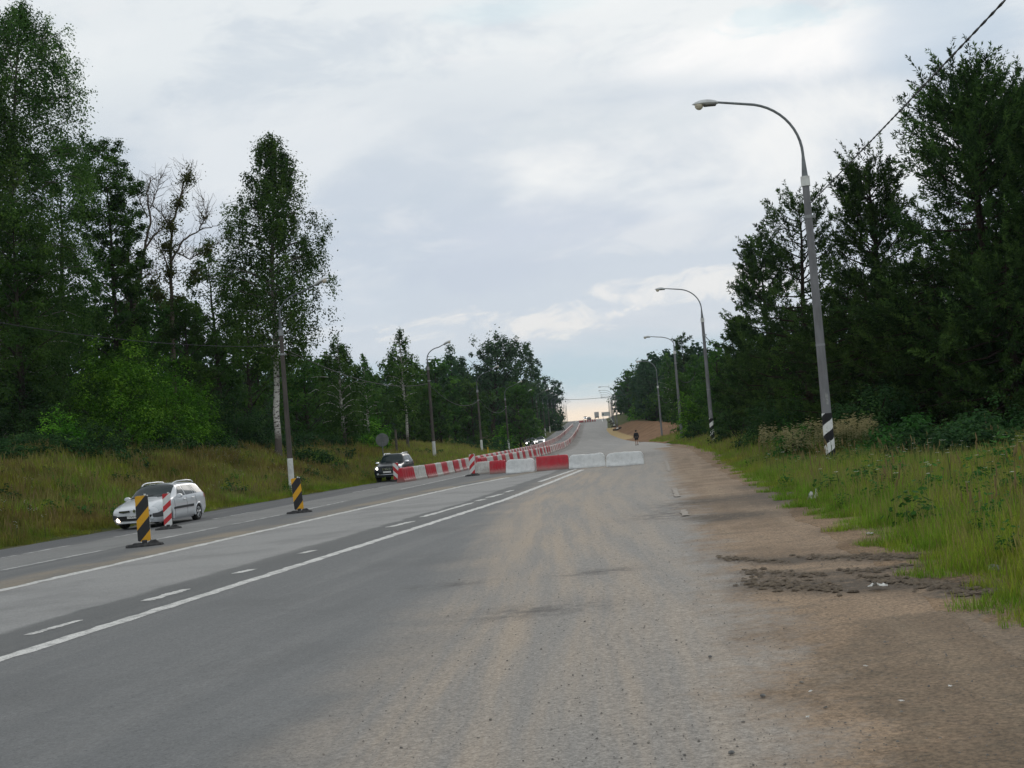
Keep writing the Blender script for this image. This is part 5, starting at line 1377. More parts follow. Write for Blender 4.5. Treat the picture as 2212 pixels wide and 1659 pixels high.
ML_MID = mat_leaf('shrub_leaves', (0.018, 0.049, 0.018), (0.036, 0.088, 0.026), (0.068, 0.143, 0.036))
ML_LARCH = mat_leaf('larch_needles', (.015, .036, .011), (.036, .074, .018), (.085, .155, .034), .25)
ML_FAR = mat_leaf('far_leaves', (0.019, 0.050, 0.024), (0.034, 0.077, 0.034), (0.060, 0.120, 0.048))
ML_DRY = mat_leaf('sparse_leaves', (.04, .05, .015), (.07, .08, .02), (.10, .12, .03))
ML_CREAM = mat_leaf('cream_blossom', (.42, .36, .22), (.58, .52, .36), (.70, .66, .50), .2)

def mat_bark(name, c1, c2, sc=6):
    m = material(name, c1, .95, spec=.1); t, b = mat_nt(m)
    co = t.vmath('MULTIPLY', t.node('ShaderNodeTexCoord').outputs['Object'], (1, 1, .22))
    n = t.noise(co, sc, 5, .7)
    t.put(b.inputs['Base Color'], t.mix(t.smooth(n, .35, .68), c1, c2)); t.put(b.inputs['Normal'], t.bump(n, .8, .06)); return m
M_BARK = mat_bark('grey_bark', (.028, .023, .018), (.060, .050, .040))
M_BARKR = mat_bark('red_brown_bark', (.022, .016, .012), (.045, .032, .024))
M_DEAD = mat_bark('dead_wood', (.16, .13, .105), (.075, .058, .045))
def mat_birch():
    m = material('birch_bark', (.62, .60, .56), .8, spec=.2); t, b = mat_nt(m)
    co = t.node('ShaderNodeTexCoord').outputs['Object']; x, y, z = t.sep(co)
    n = t.noise(t.vmath('MULTIPLY', co, (2.2, 2.2, 6.5)), 1.6, 5, .75, .2); n2 = t.noise(co, 1.1, 4, .6)
    k = t.smooth(n, .50, .58)
    low = t.smooth(t.math('ADD', z, t.math('MULTIPLY', n2, 2.0)), 2.2, 3.6, 1, 0)
    high = t.smooth(t.math('ADD', z, t.math('MULTIPLY', n2, 3.0)), 7.0, 12.0)
    k = t.math('MAXIMUM', t.math('MAXIMUM', k, t.math('MULTIPLY', low, .93)), t.math('MULTIPLY', high, .8))
    t.put(b.inputs['Base Color'], t.mix(k, t.mix(n2, (.74, .72, .68), (.50, .47, .43)), t.mix(n, (.03, .025, .022), (.12, .09, .075))))
    t.put(b.inputs['Normal'], t.bump(n, .5, .04)); return m
M_BIRCH = mat_birch()

def unit(v): return v / (np.linalg.norm(v, axis=-1, keepdims=True) + 1e-9)
def leaf_quads(C, A, W, l, w, tone):
    """rhombic leaves: centres C, long axis A, width axis W"""
    l = np.asarray(l)[:, None]; w = np.asarray(w)[:, None]
    V = np.stack([C - A * l, C + W * w - A * l * .1, C + A * l, C - W * w - A * l * .1], 1).reshape(-1, 3)
    n = len(C); F = np.arange(4 * n).reshape(n, 4)
    return V, F, np.repeat(tone, 4)
class Wood:
    def __init__(s): s.mb_v = []; s.mb_f = []; s.n = 0
    def tube(s, P, R, n=6):
        P = np.asarray(P, float); k = len(P); R = np.asarray(R, float)
        T = unit(np.gradient(P, axis=0)); ref = np.array([.31, .95, .05]); U = unit(np.cross(T, ref)); Wv = np.cross(T, U)
        th = np.linspace(0, 2 * pi, n, endpoint=False)
        V = P[:, None] + R[:, None, None] * (np.cos(th)[None, :, None] * U[:, None] + np.sin(th)[None, :, None] * Wv[:, None])
        i = np.arange(k - 1)[:, None] * n; j = np.arange(n)[None]; j2 = (j + 1) % n
        F = np.stack([i + j, i + j2, i + n + j2, i + n + j], -1).reshape(-1, 4) + s.n
        s.mb_v.append(V.reshape(-1, 3)); s.mb_f.append(F); s.n += k * n
    def mesh(s, name, mat): return new_mesh(name, np.concatenate(s.mb_v), np.concatenate(s.mb_f), mat, smooth=True)

def make_tree(seed, H, R, prof, cb, nb, kind, leaf, size, cov, bark, trunk_r, lean=(0, 0), leafmat=None, gap=0.0, sides=1.0):
    """H height, R largest crown radius, prof(t) relative radius along crown (t 0..1 from crown base), cb crown base height fraction,
       leaf: leaf type; size leaf half length; cov: leaf area / silhouette area. returns trunk mesh, crown mesh"""
    r = np.random.default_rng(seed); wd = Wood()
    zt = np.linspace(0, 1, 14); wx = np.cumsum(r.normal(0, .012 * H / 14 * 3, 14)); wy = np.cumsum(r.normal(0, .012 * H / 14 * 3, 14)); wx -= wx[0]; wy -= wy[0]
    TP = np.stack([wx + lean[0] * zt ** 1.4, wy + lean[1] * zt ** 1.4, zt * H * (.985 if kind in ('larch', 'spruce', 'birch') else .90)], -1); TP[0, 2] = -.5
    TR = trunk_r * (1 - zt) ** .8 + .012; TR[0] *= 1.35
    wd.tube(TP, TR, 8)
    tp = lambda t: np.stack([np.interp(t, zt, TP[:, c_]) for c_ in range(3)], -1)
    tips = []; axes = []
    for i in range(nb):
        f = (i + r.uniform(0, 1)) / nb; f = f ** (.9)
        t = cb + (.985 - cb) * f; az = i * 2.4 + r.uniform(-.5, .5)
        rad = R * prof(f) * r.uniform(.62, 1.12 if kind != 'birch' else .98) * (1 - gap * r.uniform(0, 1) ** 3)
        b0 = tp(t if kind != 'broad' else max(.05, t - .10 * (1 - f)))
        d = np.array([cos(az), sin(az), 0.0]); s = np.linspace(0, 1, 6)
        if kind == 'birch': up = .75 * s - .55 * s ** 2.2 * (1.1 - .5 * f)
        elif kind == 'larch': up = -.05 * s + .30 * s ** 2 + (f > .6) * .45 * s
        elif kind == 'spruce': up = -.32 * s + .22 * s ** 2.5
        elif kind == 'poplar': up = 1.05 * s - .12 * s ** 2
        else: up = .95 * s - .25 * s ** 2
        P = b0 + d * (rad * s)[:, None] + np.array([0, 0, 1.0]) * (rad * up)[:, None] + r.normal(0, .035 * rad, (6, 3)) * s[:, None]
        br = max(trunk_r * .34 * (1 - .75 * f), .018)
        wd.tube(P, br * (1 - s) ** .8 + .008, 4)
        tips.append(P); axes.append(f)
    # foliage clumps along the limbs and side twigs
    TPs = np.array(tips); nbr = len(TPs)
    area = 2 * R * H * (1 - cb) * .55; n = int(cov * area / (size * size * (1.0 if leaf != 'needle' else .55)))
    ncl = max(int(nbr * 2.5), n // {'birch': 120, 'broad': 150, 'poplar': 130, 'larch': 60, 'spruce': 60}[kind])
    ib = r.integers(0, nbr, ncl); wts = np.array([np.linalg.norm(p[-1] - p[0]) for p in TPs]) + .3
    ib = r.choice(nbr, ncl, p=wts / wts.sum())
    s = r.uniform(.28, 1.02, ncl) ** .8; k = np.clip(s * 5, 0, 4.999); k0 = k.astype(int); fr = (k - k0)[:, None]
    C = TPs[ib, k0] * (1 - fr) + TPs[ib, k0 + 1] * fr
    D = unit(TPs[ib, k0 + 1] - TPs[ib, k0])
    blen = np.linalg.norm(TPs[ib, -1] - TPs[ib, 0], axis=-1)
    side = unit(np.cross(D, np.array([0, 0, 1.0]))) * r.normal(0, 1, (ncl, 1))
    C = C + side * (blen * (.20 if kind in ('larch', 'birch') else .26) * (1.1 - s * .55))[:, None] + r.normal(0, .06, (ncl, 3)) * blen[:, None]
    # clumps that fill the body of the crown between the limbs
    nf = int(ncl * {'birch': .5, 'broad': .6, 'poplar': .6, 'larch': .24, 'spruce': .5}[kind])
    ff = r.uniform(0, 1, nf); pr_ = np.array([prof(f) for f in ff]) * R * (.94 + .22 * np.sin(ff * 17 + seed) * np.sin(ff * 7.3 + 2 * seed))
    aa = r.uniform(0, 2 * pi, nf); qq = np.sqrt(r.uniform(0.05, 1, nf)) * pr_ * (1 - gap * .5 * r.uniform(0, 1, nf)) * (.95 + .16 * np.sin(3 * aa + seed + ff * 9))
    zz = (cb + (1.0 - cb) * ff) * H * (.99 if kind != 'larch' else .97)
    tc_ = np.stack([np.interp(zz / H, zt, TP[:, 0]), np.interp(zz / H, zt, TP[:, 1])], -1)
    sel = r.permutation(ncl)[:nf]
    C[sel, 0] = tc_[:, 0] + np.cos(aa) * qq; C[sel, 1] = tc_[:, 1] + np.sin(aa) * qq; C[sel, 2] = zz
    rad_dir = np.stack([np.cos(aa), np.sin(aa), np.full(nf, .35)], -1); D[sel] = unit(rad_dir)
    ctone = np.clip(r.normal(.45, .27, ncl), 0, 1)
    per = max(4, n // ncl)
    if leaf == 'needle':     # finger-like shoots clothed with needle tufts
        ax = unit(D * .8 + side * .4 + r.normal(0, .3, (ncl, 3)) + np.array([0, 0, .45]))
        ln = np.clip(r.normal(.80, .25, ncl), .3, 1.4) * (R / 3.2) ** .5
        q = r.uniform(-.1, 1, (ncl, per)); P = C[:, None] + ax[:, None] * (q * ln[:, None])[..., None]
        rnd = unit(r.normal(0, 1, (ncl, per, 3))); A = unit(ax[:, None] * .9 + rnd); P = P + rnd * (.10 * (1.1 - q))[..., None]
        Wv = unit(np.cross(A, r.normal(0, 1, (ncl, per, 3))))
        tone = np.clip(ctone[:, None] + r.normal(0, .14, (ncl, per)) + (q - .5) * .15, 0, 1)
        l = size * r.uniform(.8, 1.4, ncl * per); w = l * .26
        P = P + A * (size * .7)
    else:
        rc = (.17 * R + .28) * r.uniform(.45, 1.35, ncl) * (np.clip(1.25 - .5 * C[:, 2] / H, .7, 1.1) if kind == 'birch' else 1.0)
        off = unit(r.normal(0, 1, (ncl, per, 3))) * (r.uniform(0, 1, (ncl, per, 1)) ** .5) * rc[:, None, None] * (1 + .25 * r.normal(0, 1, (ncl, per, 1)))
        if kind == 'birch':
            off[..., :2] *= .62; off[..., 2] = off[..., 2] * .45 - np.abs(r.normal(0, 1, (ncl, per))) * rc[:, None] * 1.0 + .15
        elif kind == 'poplar': off[..., 2] *= 1.2
        else: off[..., 2] *= .72
        P = C[:, None] + off
        axis_xy = np.stack([np.interp(C[:, 2], TP[:, 2], TP[:, 0]), np.interp(C[:, 2], TP[:, 2], TP[:, 1]), C[:, 2]], -1)
        outw = unit(C - axis_xy + 1e-4)[:, None]
        N_ = unit(unit(off) * .55 + outw * .35 + np.array([0, 0, .62]) + r.normal(0, .27, (ncl, per, 3)))
        A = unit(np.cross(N_, r.normal(0, 1, (ncl, per, 3)) + (np.array([0, 0, 0.0])))); Wv = np.cross(N_, A)
        tone = np.clip(ctone[:, None] + r.normal(0, .08, (ncl, per)), 0, 1)
        l = size * r.uniform(.7, 1.3, ncl * per); w = l * .62
    V, F, tn = leaf_quads(P.reshape(-1, 3), A.reshape(-1, 3), Wv.reshape(-1, 3), l, w, tone.ravel())
    crown = new_mesh('crown', V, F, leafmat, attrs=dict(tone=tn))
    return wd.mesh('trunk', bark), crown

P_BIRCH = lambda f: (.55 + .75 * f * 2) * (1 - f) ** .62 * .95 if f < .35 else (1 - f) ** .75 * 1.30 + .05
P_ROUND = lambda f: sqrt(max(1 - (2 * f - .85) ** 2 / 1.35, .06))
P_POPLAR = lambda f: (.6 + .9 * f) * (1 - f ** 3) ** .8 + .08
P_CONE = lambda f: (1 - f) ** .8 * (1.0 if f > .12 else .8) + .04
P_COL = lambda f: (.75 + .4 * sin(f * 3)) * (1 - f ** 4) ** .7
TREES = []
def put_tree(name, label, meshes, X, Y, group=None, rz=0.0, scale=1.0, sink=0.0):
    t = thing(name, label, 'tree', (X, Y, gz(X, Y) - sink), rz, group)
    tm, cm = meshes
    link('trunk', tm, t); link('crown', cm, t); t.scale = (scale, scale, scale)
    TREES.append(t); return t
def clear_Y(px, Y, kind='', R=2.0):
    mg = .35 if kind == 'bush' else 1.0
    for _ in range(400):
        X = at_depth(px, 930, Y)[0]
        if X < (XL(Y) + XR(Y)) / 2: ok = X < XL(Y) - np.interp(Y, [0, 60, 100, 140, 300], [4, 5, 6, 4, 3]) * mg - min(R, 3.5) * .8 * (Y > 100) * mg
        else: ok = X > XR(Y) + np.interp(Y, [0, 60, 125, 160, 320, 360], [4, 5, 4, 9, 9, 5]) * (mg if Y < 150 else 1)
        if ok: break
        Y += 2
    return Y
def tree_at(name, label, px, top, Y, halfpx, prof, cb, nb, kind, leaf, cov, bark, tr, leafmat, seed, group=None, basepx=None, gap=0.0, size=None):
    if px < 600 and Y < 90 and kind != 'x': Y += 9
    Y = clear_Y(px if basepx is None else basepx[0], Y, kind, halfpx * Y / FPX)
    p = at_depth(px, top, Y); base = p
    if basepx is not None: base = at_depth(basepx[0], basepx[1], Y)
    g = gz(base[0], Y); H = p[2] - g; R = halfpx * Y / FPX
    lean = (p[0] - base[0], 0)
    sz = size or max(.070, Y / 1000.0); cov *= 1.2
    if kind == 'birch': R *= 1.3; cov *= .9
    if leaf == 'needle': sz = size or max(.085, Y / 720.0); cov *= 1.5; R *= 1.22
    return put_tree(name, label, make_tree(seed, H, R, prof, cb, nb, kind, leaf, sz, cov, bark, tr, lean, leafmat, gap), base[0], Y, group)

P_B1 = lambda f: float(np.interp(f, [0, .1, .2, .43, .6, .68, .75, .88, .96, 1], [.35, .7, 1.0, 1.0, .9, .62, .5, .36, .2, .05]))
P_T1 = lambda f: float(np.interp(f, [0, .15, .5, .66, .75, .81, .88, .93, 1], [.7, .9, 1.0, .86, .80, .86, .58, .36, .08]))
P_T2 = lambda f: float(np.interp(f, [0, .3, .85, .95, 1], [.8, 1.0, 1.0, .9, .7]))
GL = 'trees behind the left verge'
# --- left side
tree_at('birch_tree', 'tallest birch filling the upper left corner, drooping airy crown', 42, -4, 64, 168, P_T1, .12, 90, 'birch', 'leaf', 3.3, M_BIRCH, .24, ML_BIRCH, 11, GL, (4, 880))
tree_at('birch_tree', 'leftmost birch, cut off by the left edge of the picture', -60, 60, 60, 150, P_BIRCH, .12, 60, 'birch', 'leaf', 2.8, M_BIRCH, .22, ML_BIRCH, 12, GL)
tree_at('broadleaf_tree', 'dense dark tree with a square top right of the tallest birch', 218, 298, 72, 66, P_T2, .10, 60, 'broad', 'leaf', 5.5, M_BARK, .22, ML_DARK, 13, GL, (262, 880))
tree_at('broadleaf_tree', 'leafy dark tree close behind the left dead tree', 262, 372, 76, 44, P_T2, .08, 50, 'broad', 'leaf', 4.0, M_BARK, .2, ML_DARK, 44, GL)
tree_at('broadleaf_tree', 'dark tree standing between the tallest birch and the square topped tree', 128, 300, 78, 95, P_T2, .10, 66, 'broad', 'leaf', 3.0, M_BARK, .25, ML_DARK, 14, GL, (150, 850))
tree_at('broadleaf_tree', 'low wide dark tree under the tallest birch at the left edge', 20, 430, 57, 105, P_ROUND, .12, 46, 'broad', 'leaf', 2.6, M_BARK, .2, ML_DARK, 15, GL)
tree_at('broadleaf_tree', 'bluish dark tree seen behind the two dead trees', 310, 610, 88, 105, P_ROUND, .1, 44, 'broad', 'leaf', 2.6, M_BARK, .22, ML_DARK, 16, GL)
tree_at('broadleaf_tree', 'bushy dark tree filling the gap right of the dead trees', 455, 515, 80, 62, P_ROUND, .08, 46, 'broad', 'leaf', 2.8, M_BARK, .2, ML_DARK, 17, GL)
tree_at('broadleaf_tree', 'dark tree behind the left flank of the big birch', 520, 600, 86, 70, P_ROUND, .08, 44, 'broad', 'leaf', 2.6, M_BARK, .2, ML_DARK, 18, GL)
tree_at('broadleaf_tree', 'dark tree low between the dead trees and the bright shrub', 395, 640, 74, 80, P_ROUND, .06, 44, 'broad', 'leaf', 2.8, M_BARK, .2, ML_DARK, 19, GL)
tree_at('birch_tree', 'big solitary birch with white trunk beside the nearest left lamp', 588, 278, 68, 124, P_B1, .30, 96, 'birch', 'leaf', 3.5, M_BIRCH, .21, ML_BIRCH, 21, GL, (602, 1018), gap=.35)

# dead trees: bare limbs with a few leafy tufts
def dead_tree(label, px, top, Y, base, seed, limbs, tufts):
    r = np.random.default_rng(seed); p = at_depth(px, top, Y); b = at_depth(base[0], base[1], Y); g = gz(b[0], Y); H = p[2] - g
    org = np.array([b[0], Y, g]); wd = Wood()
    def pt(q, dy=0.0): return at_depth(q[0], q[1], Y + dy) - org
    t_ = np.linspace(0, 1, 9); mid = pt(limbs[0][1]) if False else None
    leafC = []
    for k, (pts, r0) in enumerate(limbs):
        dys = r.uniform(-1.2, 1.2); P = np.array([pt(q, dys * i / max(len(pts) - 1, 1)) for i, q in enumerate(pts)])
        if k == 0: P = np.vstack([[0, 0, -.5], P])
        m_ = 4 * len(P); u = np.linspace(0, len(P) - 1, m_); P2 = np.stack([np.interp(u, np.arange(len(P)), P[:, c_]) for c_ in range(3)], -1)
        P2 += r.normal(0, .05, P2.shape) * np.linspace(.3, 1, m_)[:, None]
        wd.tube(P2, r0 * np.linspace(1, .22, m_), 6)
        for i in range(2, m_):      # side twigs
            for _ in range(3 if r0 < .1 else 1):
                d = unit(np.array([r.normal(), r.normal() * .6, abs(r.normal()) * .9 + .1])); L_ = r.uniform(.4, 1.5) * (1.1 - .3 * i / m_)
                s = np.linspace(0, 1, 5)[:, None]; Q = P2[i] + d * L_ * s + np.array([0, 0, .25]) * L_ * s ** 2 + r.normal(0, .05, (5, 3)) * s
                wd.tube(Q, np.linspace(.022, .007, 5), 3)
                for __ in range(3):
                    q0 = Q[r.integers(1, 5)]; d2 = unit(d + r.normal(0, .7, 3)); L2 = r.uniform(.2, .6)
                    wd.tube(np.array([q0, q0 + d2 * L2 * .5, q0 + d2 * L2 + [0, 0, .05]]), [.009, .007, .004], 3)
    C = []; tn = []
    for (q, rad, n) in tufts:
        c_ = pt(q); k = r.normal(0, 1, (n, 3)); k = k * (r.uniform(.2, 1, (n, 1))) * rad * Y / FPX * .6; C.append(c_ + k); tn.append(np.clip(r.normal(.5, .25, n), 0, 1))
    C = np.concatenate(C); tn = np.concatenate(tn); n = len(C)
    A = unit(r.normal(0, 1, (n, 3))); Wv = unit(np.cross(A, r.normal(0, 1, (n, 3))))
    V, F, tt = leaf_quads(C, A, Wv, .085 * r.uniform(.7, 1.3, n), .055 * np.ones(n), tn)
    put_tree('dead_tree', label, (wd.mesh('trunk', M_DEAD), new_mesh('crown', V, F, ML_DRY if True else None, attrs=dict(tone=tt))), b[0], Y, 'half dead trees on the left')
dead_tree('half dead tree with bare antler limbs and a tufted central stem', 412, 350, 86, (376, 900), 5,
          [([(374, 760), (372, 660), (368, 560), (372, 480), (388, 430), (405, 375)], .19), ([(371, 600), (350, 545), (330, 510)], .08), ([(369, 565), (395, 520), (430, 496), (468, 488)], .10),
           ([(372, 500), (350, 460), (322, 440)], .07), ([(385, 440), (400, 405), (412, 362)], .06), ([(372, 540), (410, 560), (440, 545), (480, 520)], .06), ([(430, 496), (445, 470), (440, 430)], .05)],
          [((405, 385), 26, 420), ((385, 440), 24, 420), ((368, 490), 26, 520), ((362, 535), 30, 620), ((366, 590), 30, 620), ((385, 650), 30, 500), ((345, 640), 26, 400), ((440, 470), 16, 90), ((450, 540), 26, 300), ((420, 590), 30, 420)])
dead_tree('half dead tree with forked bare limbs beside the square topped tree', 322, 372, 88, (268, 880), 6,
          [([(270, 800), (275, 720), (292, 650), (305, 590), (312, 540), (325, 480), (318, 420), (325, 380)], .20), ([(292, 650), (275, 600), (262, 560), (250, 530)], .11), ([(312, 540), (335, 505), (352, 490), (372, 462)], .09),
           ([(318, 470), (300, 430), (292, 405)], .06), ([(325, 450), (340, 410), (345, 385)], .05), ([(300, 610), (320, 590), (345, 600)], .06)],
          [((262, 560), 34, 700), ((300, 560), 20, 200), ((280, 640), 32, 600), ((265, 690), 32, 520), ((330, 610), 30, 380)])

tree_at('broadleaf_tree', 'dark spreading tree right behind the big birch trunk', 655, 770, 104, 70, P_ROUND, .05, 40, 'broad', 'leaf', 2.8, M_BARK, .2, ML_DARK, 22, GL)
tree_at('birch_tree', 'birch with pointed top just right of the big solitary birch', 728, 722, 100, 62, P_BIRCH, .12, 50, 'birch', 'leaf', 2.4, M_BIRCH, .16, ML_BIRCH, 23, GL)
tree_at('birch_tree', 'small drooping birch left of the slender white-trunked birch', 785, 765, 112, 34, P_BIRCH, .1, 36, 'birch', 'leaf', 2.4, M_BIRCH, .14, ML_BIRCH, 24, GL)
tree_at('broadleaf_tree', 'thick dark tree filling the wood edge behind the round sign', 740, 830, 116, 75, P_ROUND, .04, 44, 'broad', 'leaf', 2.8, M_BARK, .2, ML_DARK, 25, GL)
tree_at('birch_tree', 'slender birch with a leaning white trunk near the second left lamp', 858, 708, 114, 48, P_BIRCH, .30, 46, 'birch', 'leaf', 2.1, M_BIRCH, .15, ML_BIRCH, 26, GL, (884, 968), gap=.3)
tree_at('broadleaf_tree', 'low dark tree left of the slender birch', 812, 850, 124, 48, P_ROUND, .03, 38, 'broad', 'leaf', 2.8, M_BARK, .18, ML_DARK, 27, GL)
tree_at('broadleaf_tree', 'rounded mid green tree between slender birch and the poplars', 905, 800, 172, 46, P_ROUND, .04, 40, 'broad', 'leaf', 2.8, M_BARK, .18, ML_DARK, 28, GL)
tree_at('broadleaf_tree', 'low dark tree behind the second left lamp foot', 925, 850, 166, 52, P_ROUND, .03, 40, 'broad', 'leaf', 2.8, M_BARK, .18, ML_DARK, 29, GL)
tree_at('poplar_tree', 'narrow ragged poplar left of the big poplar clump', 968, 742, 190, 34, P_COL, .12, 40, 'poplar', 'leaf', 2.8, M_BARKR, .22, ML_POPLAR, 31, GL, gap=.3)
tree_at('poplar_tree', 'short ragged poplar touching the left side of the big clump', 998, 770, 194, 30, P_COL, .12, 36, 'poplar', 'leaf', 2.8, M_BARKR, .22, ML_POPLAR, 32, GL, gap=.3)
tree_at('poplar_tree', 'tallest poplar of the clump with a thick dark trunk', 1076, 722, 150, 60, P_POPLAR, .30, 56, 'poplar', 'leaf', 3.8, M_BARKR, .42, ML_POPLAR, 33, GL, (1066, 962))
tree_at('poplar_tree', 'broad poplar on the right half of the tall clump', 1112, 735, 156, 44, P_POPLAR, .26, 46, 'poplar', 'leaf', 3.8, M_BARKR, .38, ML_POPLAR, 34, GL, (1111, 960))
tree_at('poplar_tree', 'poplar with a separate finger-like top at the clump right side', 1138, 738, 160, 24, P_COL, .2, 36, 'poplar', 'leaf', 2.8, M_BARKR, .25, ML_POPLAR, 35, GL, gap=.3)
tree_at('poplar_tree', 'last ragged poplar at the right end of the tall clump', 1158, 768, 165, 20, P_COL, .15, 32, 'poplar', 'leaf', 2.8, M_BARKR, .22, ML_POPLAR, 36, GL, gap=.3)
tree_at('broadleaf_tree', 'dark undergrowth tree below the poplar clump on its left', 1010, 870, 190, 55, P_ROUND, .02, 40, 'broad', 'leaf', 2.6, M_BARK, .16, ML_DARK, 37, GL)
tree_at('broadleaf_tree', 'dark tree in the shade behind the poplar trunks', 1100, 850, 172, 60, P_ROUND, .02, 40, 'broad', 'leaf', 2.6, M_BARK, .16, ML_DARK, 38, GL)
tree_at('broadleaf_tree', 'smooth dark dome of a tree right of the poplar clump', 1182, 812, 215, 34, P_ROUND, .05, 44, 'broad', 'leaf', 3.0, M_BARK, .2, ML_FAR, 39, GL)
tree_at('broadleaf_tree', 'small rounded tree on the right shoulder of the dark dome', 1198, 836, 225, 20, P_ROUND, .05, 34, 'broad', 'leaf', 3.0, M_BARK, .2, ML_FAR, 40, GL)

# --- right side
GR = 'trees behind the right verge'
tree_at('larch_tree', 'tallest larch at the right edge with upswept fingered tops', 2085, 160, 49, 200, lambda f: P_CONE(f) * .85 + .22, .06, 96, 'larch', 'needle', 3.2, M_BARKR, .26, ML_LARCH, 51, GR)
tree_at('larch_tree', 'larch crowding behind the tallest one at the right edge', 2165, 190, 53, 170, lambda f: P_CONE(f) * .85 + .22, .05, 84, 'larch', 'needle', 3.0, M_BARKR, .24, ML_LARCH, 52, GR)
tree_at('larch_tree', 'larch half out of the picture on the right edge', 2262, 230, 47, 190, P_CONE, .05, 70, 'larch', 'needle', 2.4, M_BARKR, .24, ML_LARCH, 53, GR)
tree_at('larch_tree', 'dense narrow-topped larch left of the tallest one', 1868, 352, 56, 125, lambda f: P_CONE(f) * .85 + .2, .05, 88, 'larch', 'needle', 3.2, M_BARKR, .24, ML_LARCH, 54, GR)
tree_at('larch_tree', 'sparse see-through larch directly behind the nearest lamp pole', 1722, 430, 64, 120, lambda f: P_CONE(f) * .75 + .28, .08, 70, 'larch', 'needle', 1.5, M_BARKR, .2, ML_LARCH, 55, GR, (1755, 900))
tree_at('larch_tree', 'green bushy larch left of the sparse one', 1632, 520, 74, 95, lambda f: P_CONE(f) * .9 + .15, .04, 76, 'larch', 'needle', 3.0, M_BARKR, .2, ML_LARCH, 56, GR)
tree_at('larch_tree', 'lower larch between the second and nearest right lamps', 1588, 690, 84, 75, P_CONE, .03, 60, 'larch', 'needle', 2.5, M_BARKR, .18, ML_LARCH, 57, GR)
tree_at('spruce_tree', 'dark spruce thicket tree below the sparse larch', 1720, 690, 62, 120, P_ROUND, .02, 64, 'spruce', 'needle', 2.6, M_BARKR, .2, ML_LARCH, 58, GR)
tree_at('spruce_tree', 'dark drooping spruce in the shade left of the tallest larch', 1860, 600, 54, 150, P_ROUND, .02, 70, 'spruce', 'needle', 2.6, M_BARKR, .2, ML_LARCH, 59, GR)
tree_at('spruce_tree', 'black green spruce below the tallest larch', 2010, 560, 49, 160, P_ROUND, .02, 70, 'spruce', 'needle', 2.6, M_BARKR, .2, ML_LARCH, 60, GR)
tree_at('spruce_tree', 'black green spruce in the lower right tree corner', 2170, 560, 46, 170, P_ROUND, .02, 70, 'spruce', 'needle', 2.6, M_BARKR, .2, ML_LARCH, 61, GR)
tree_at('broadleaf_tree', 'dark leafy tree behind the second right lamp', 1548, 735, 96, 52, P_ROUND, .04, 46, 'broad', 'leaf', 3.0, M_BARK, .2, ML_DARK, 62, GR)
tree_at('broadleaf_tree', 'low dark tree right of the second right lamp', 1600, 800, 92, 75, P_ROUND, .02, 46, 'broad', 'leaf', 3.0, M_BARK, .2, ML_DARK, 63, GR)
tree_at('larch_tree', 'pointed conifer between the second and third right lamps', 1473, 728, 138, 24, lambda f: P_CONE(f) * .7 + .35, .05, 50, 'larch', 'needle', 2.8, M_BARKR, .2, ML_LARCH, 64, GR)
tree_at('broadleaf_tree', 'reddish dark tree behind the third right lamp', 1497, 765, 128, 30, P_COL, .05, 40, 'broad', 'leaf', 2.8, M_BARK, .2, ML_DARK, 65, GR)
tree_at('birch_tree', 'pale wispy birch left of the pointed conifer', 1440, 762, 145, 30, P_BIRCH, .1, 40, 'birch', 'leaf', 2.0, M_BIRCH, .16, ML_BIRCH, 66, GR)
tree_at('broadleaf_tree', 'dark tree filling the wood edge behind the fourth right lamp', 1452, 830, 150, 46, P_ROUND, .03, 40, 'broad', 'leaf', 3.0, M_BARK, .2, ML_DARK, 67, GR)
tree_at('broadleaf_tree', 'large rounded tree left of the fourth right lamp head', 1392, 782, 185, 44, P_ROUND, .05, 50, 'broad', 'leaf', 3.2, M_BARK, .25, ML_DARK, 68, GR)
tree_at('broadleaf_tree', 'rounded outer tree leaning over the road on the right', 1352, 802, 200, 34, P_ROUND, .08, 46, 'broad', 'leaf', 3.2, M_BARK, .25, ML_DARK, 69, GR)
tree_at('broadleaf_tree', 'low outer tree beside the dug bank on the right', 1336, 838, 225, 22, P_ROUND, .05, 40, 'broad', 'leaf', 3.0, M_BARK, .22, ML_FAR, 70, GR)
tree_at('broadleaf_tree', 'dark tree in the wood behind the earth bank', 1416, 850, 172, 38, P_ROUND, .03, 40, 'broad', 'leaf', 3.0, M_BARK, .2, ML_DARK, 71, GR)

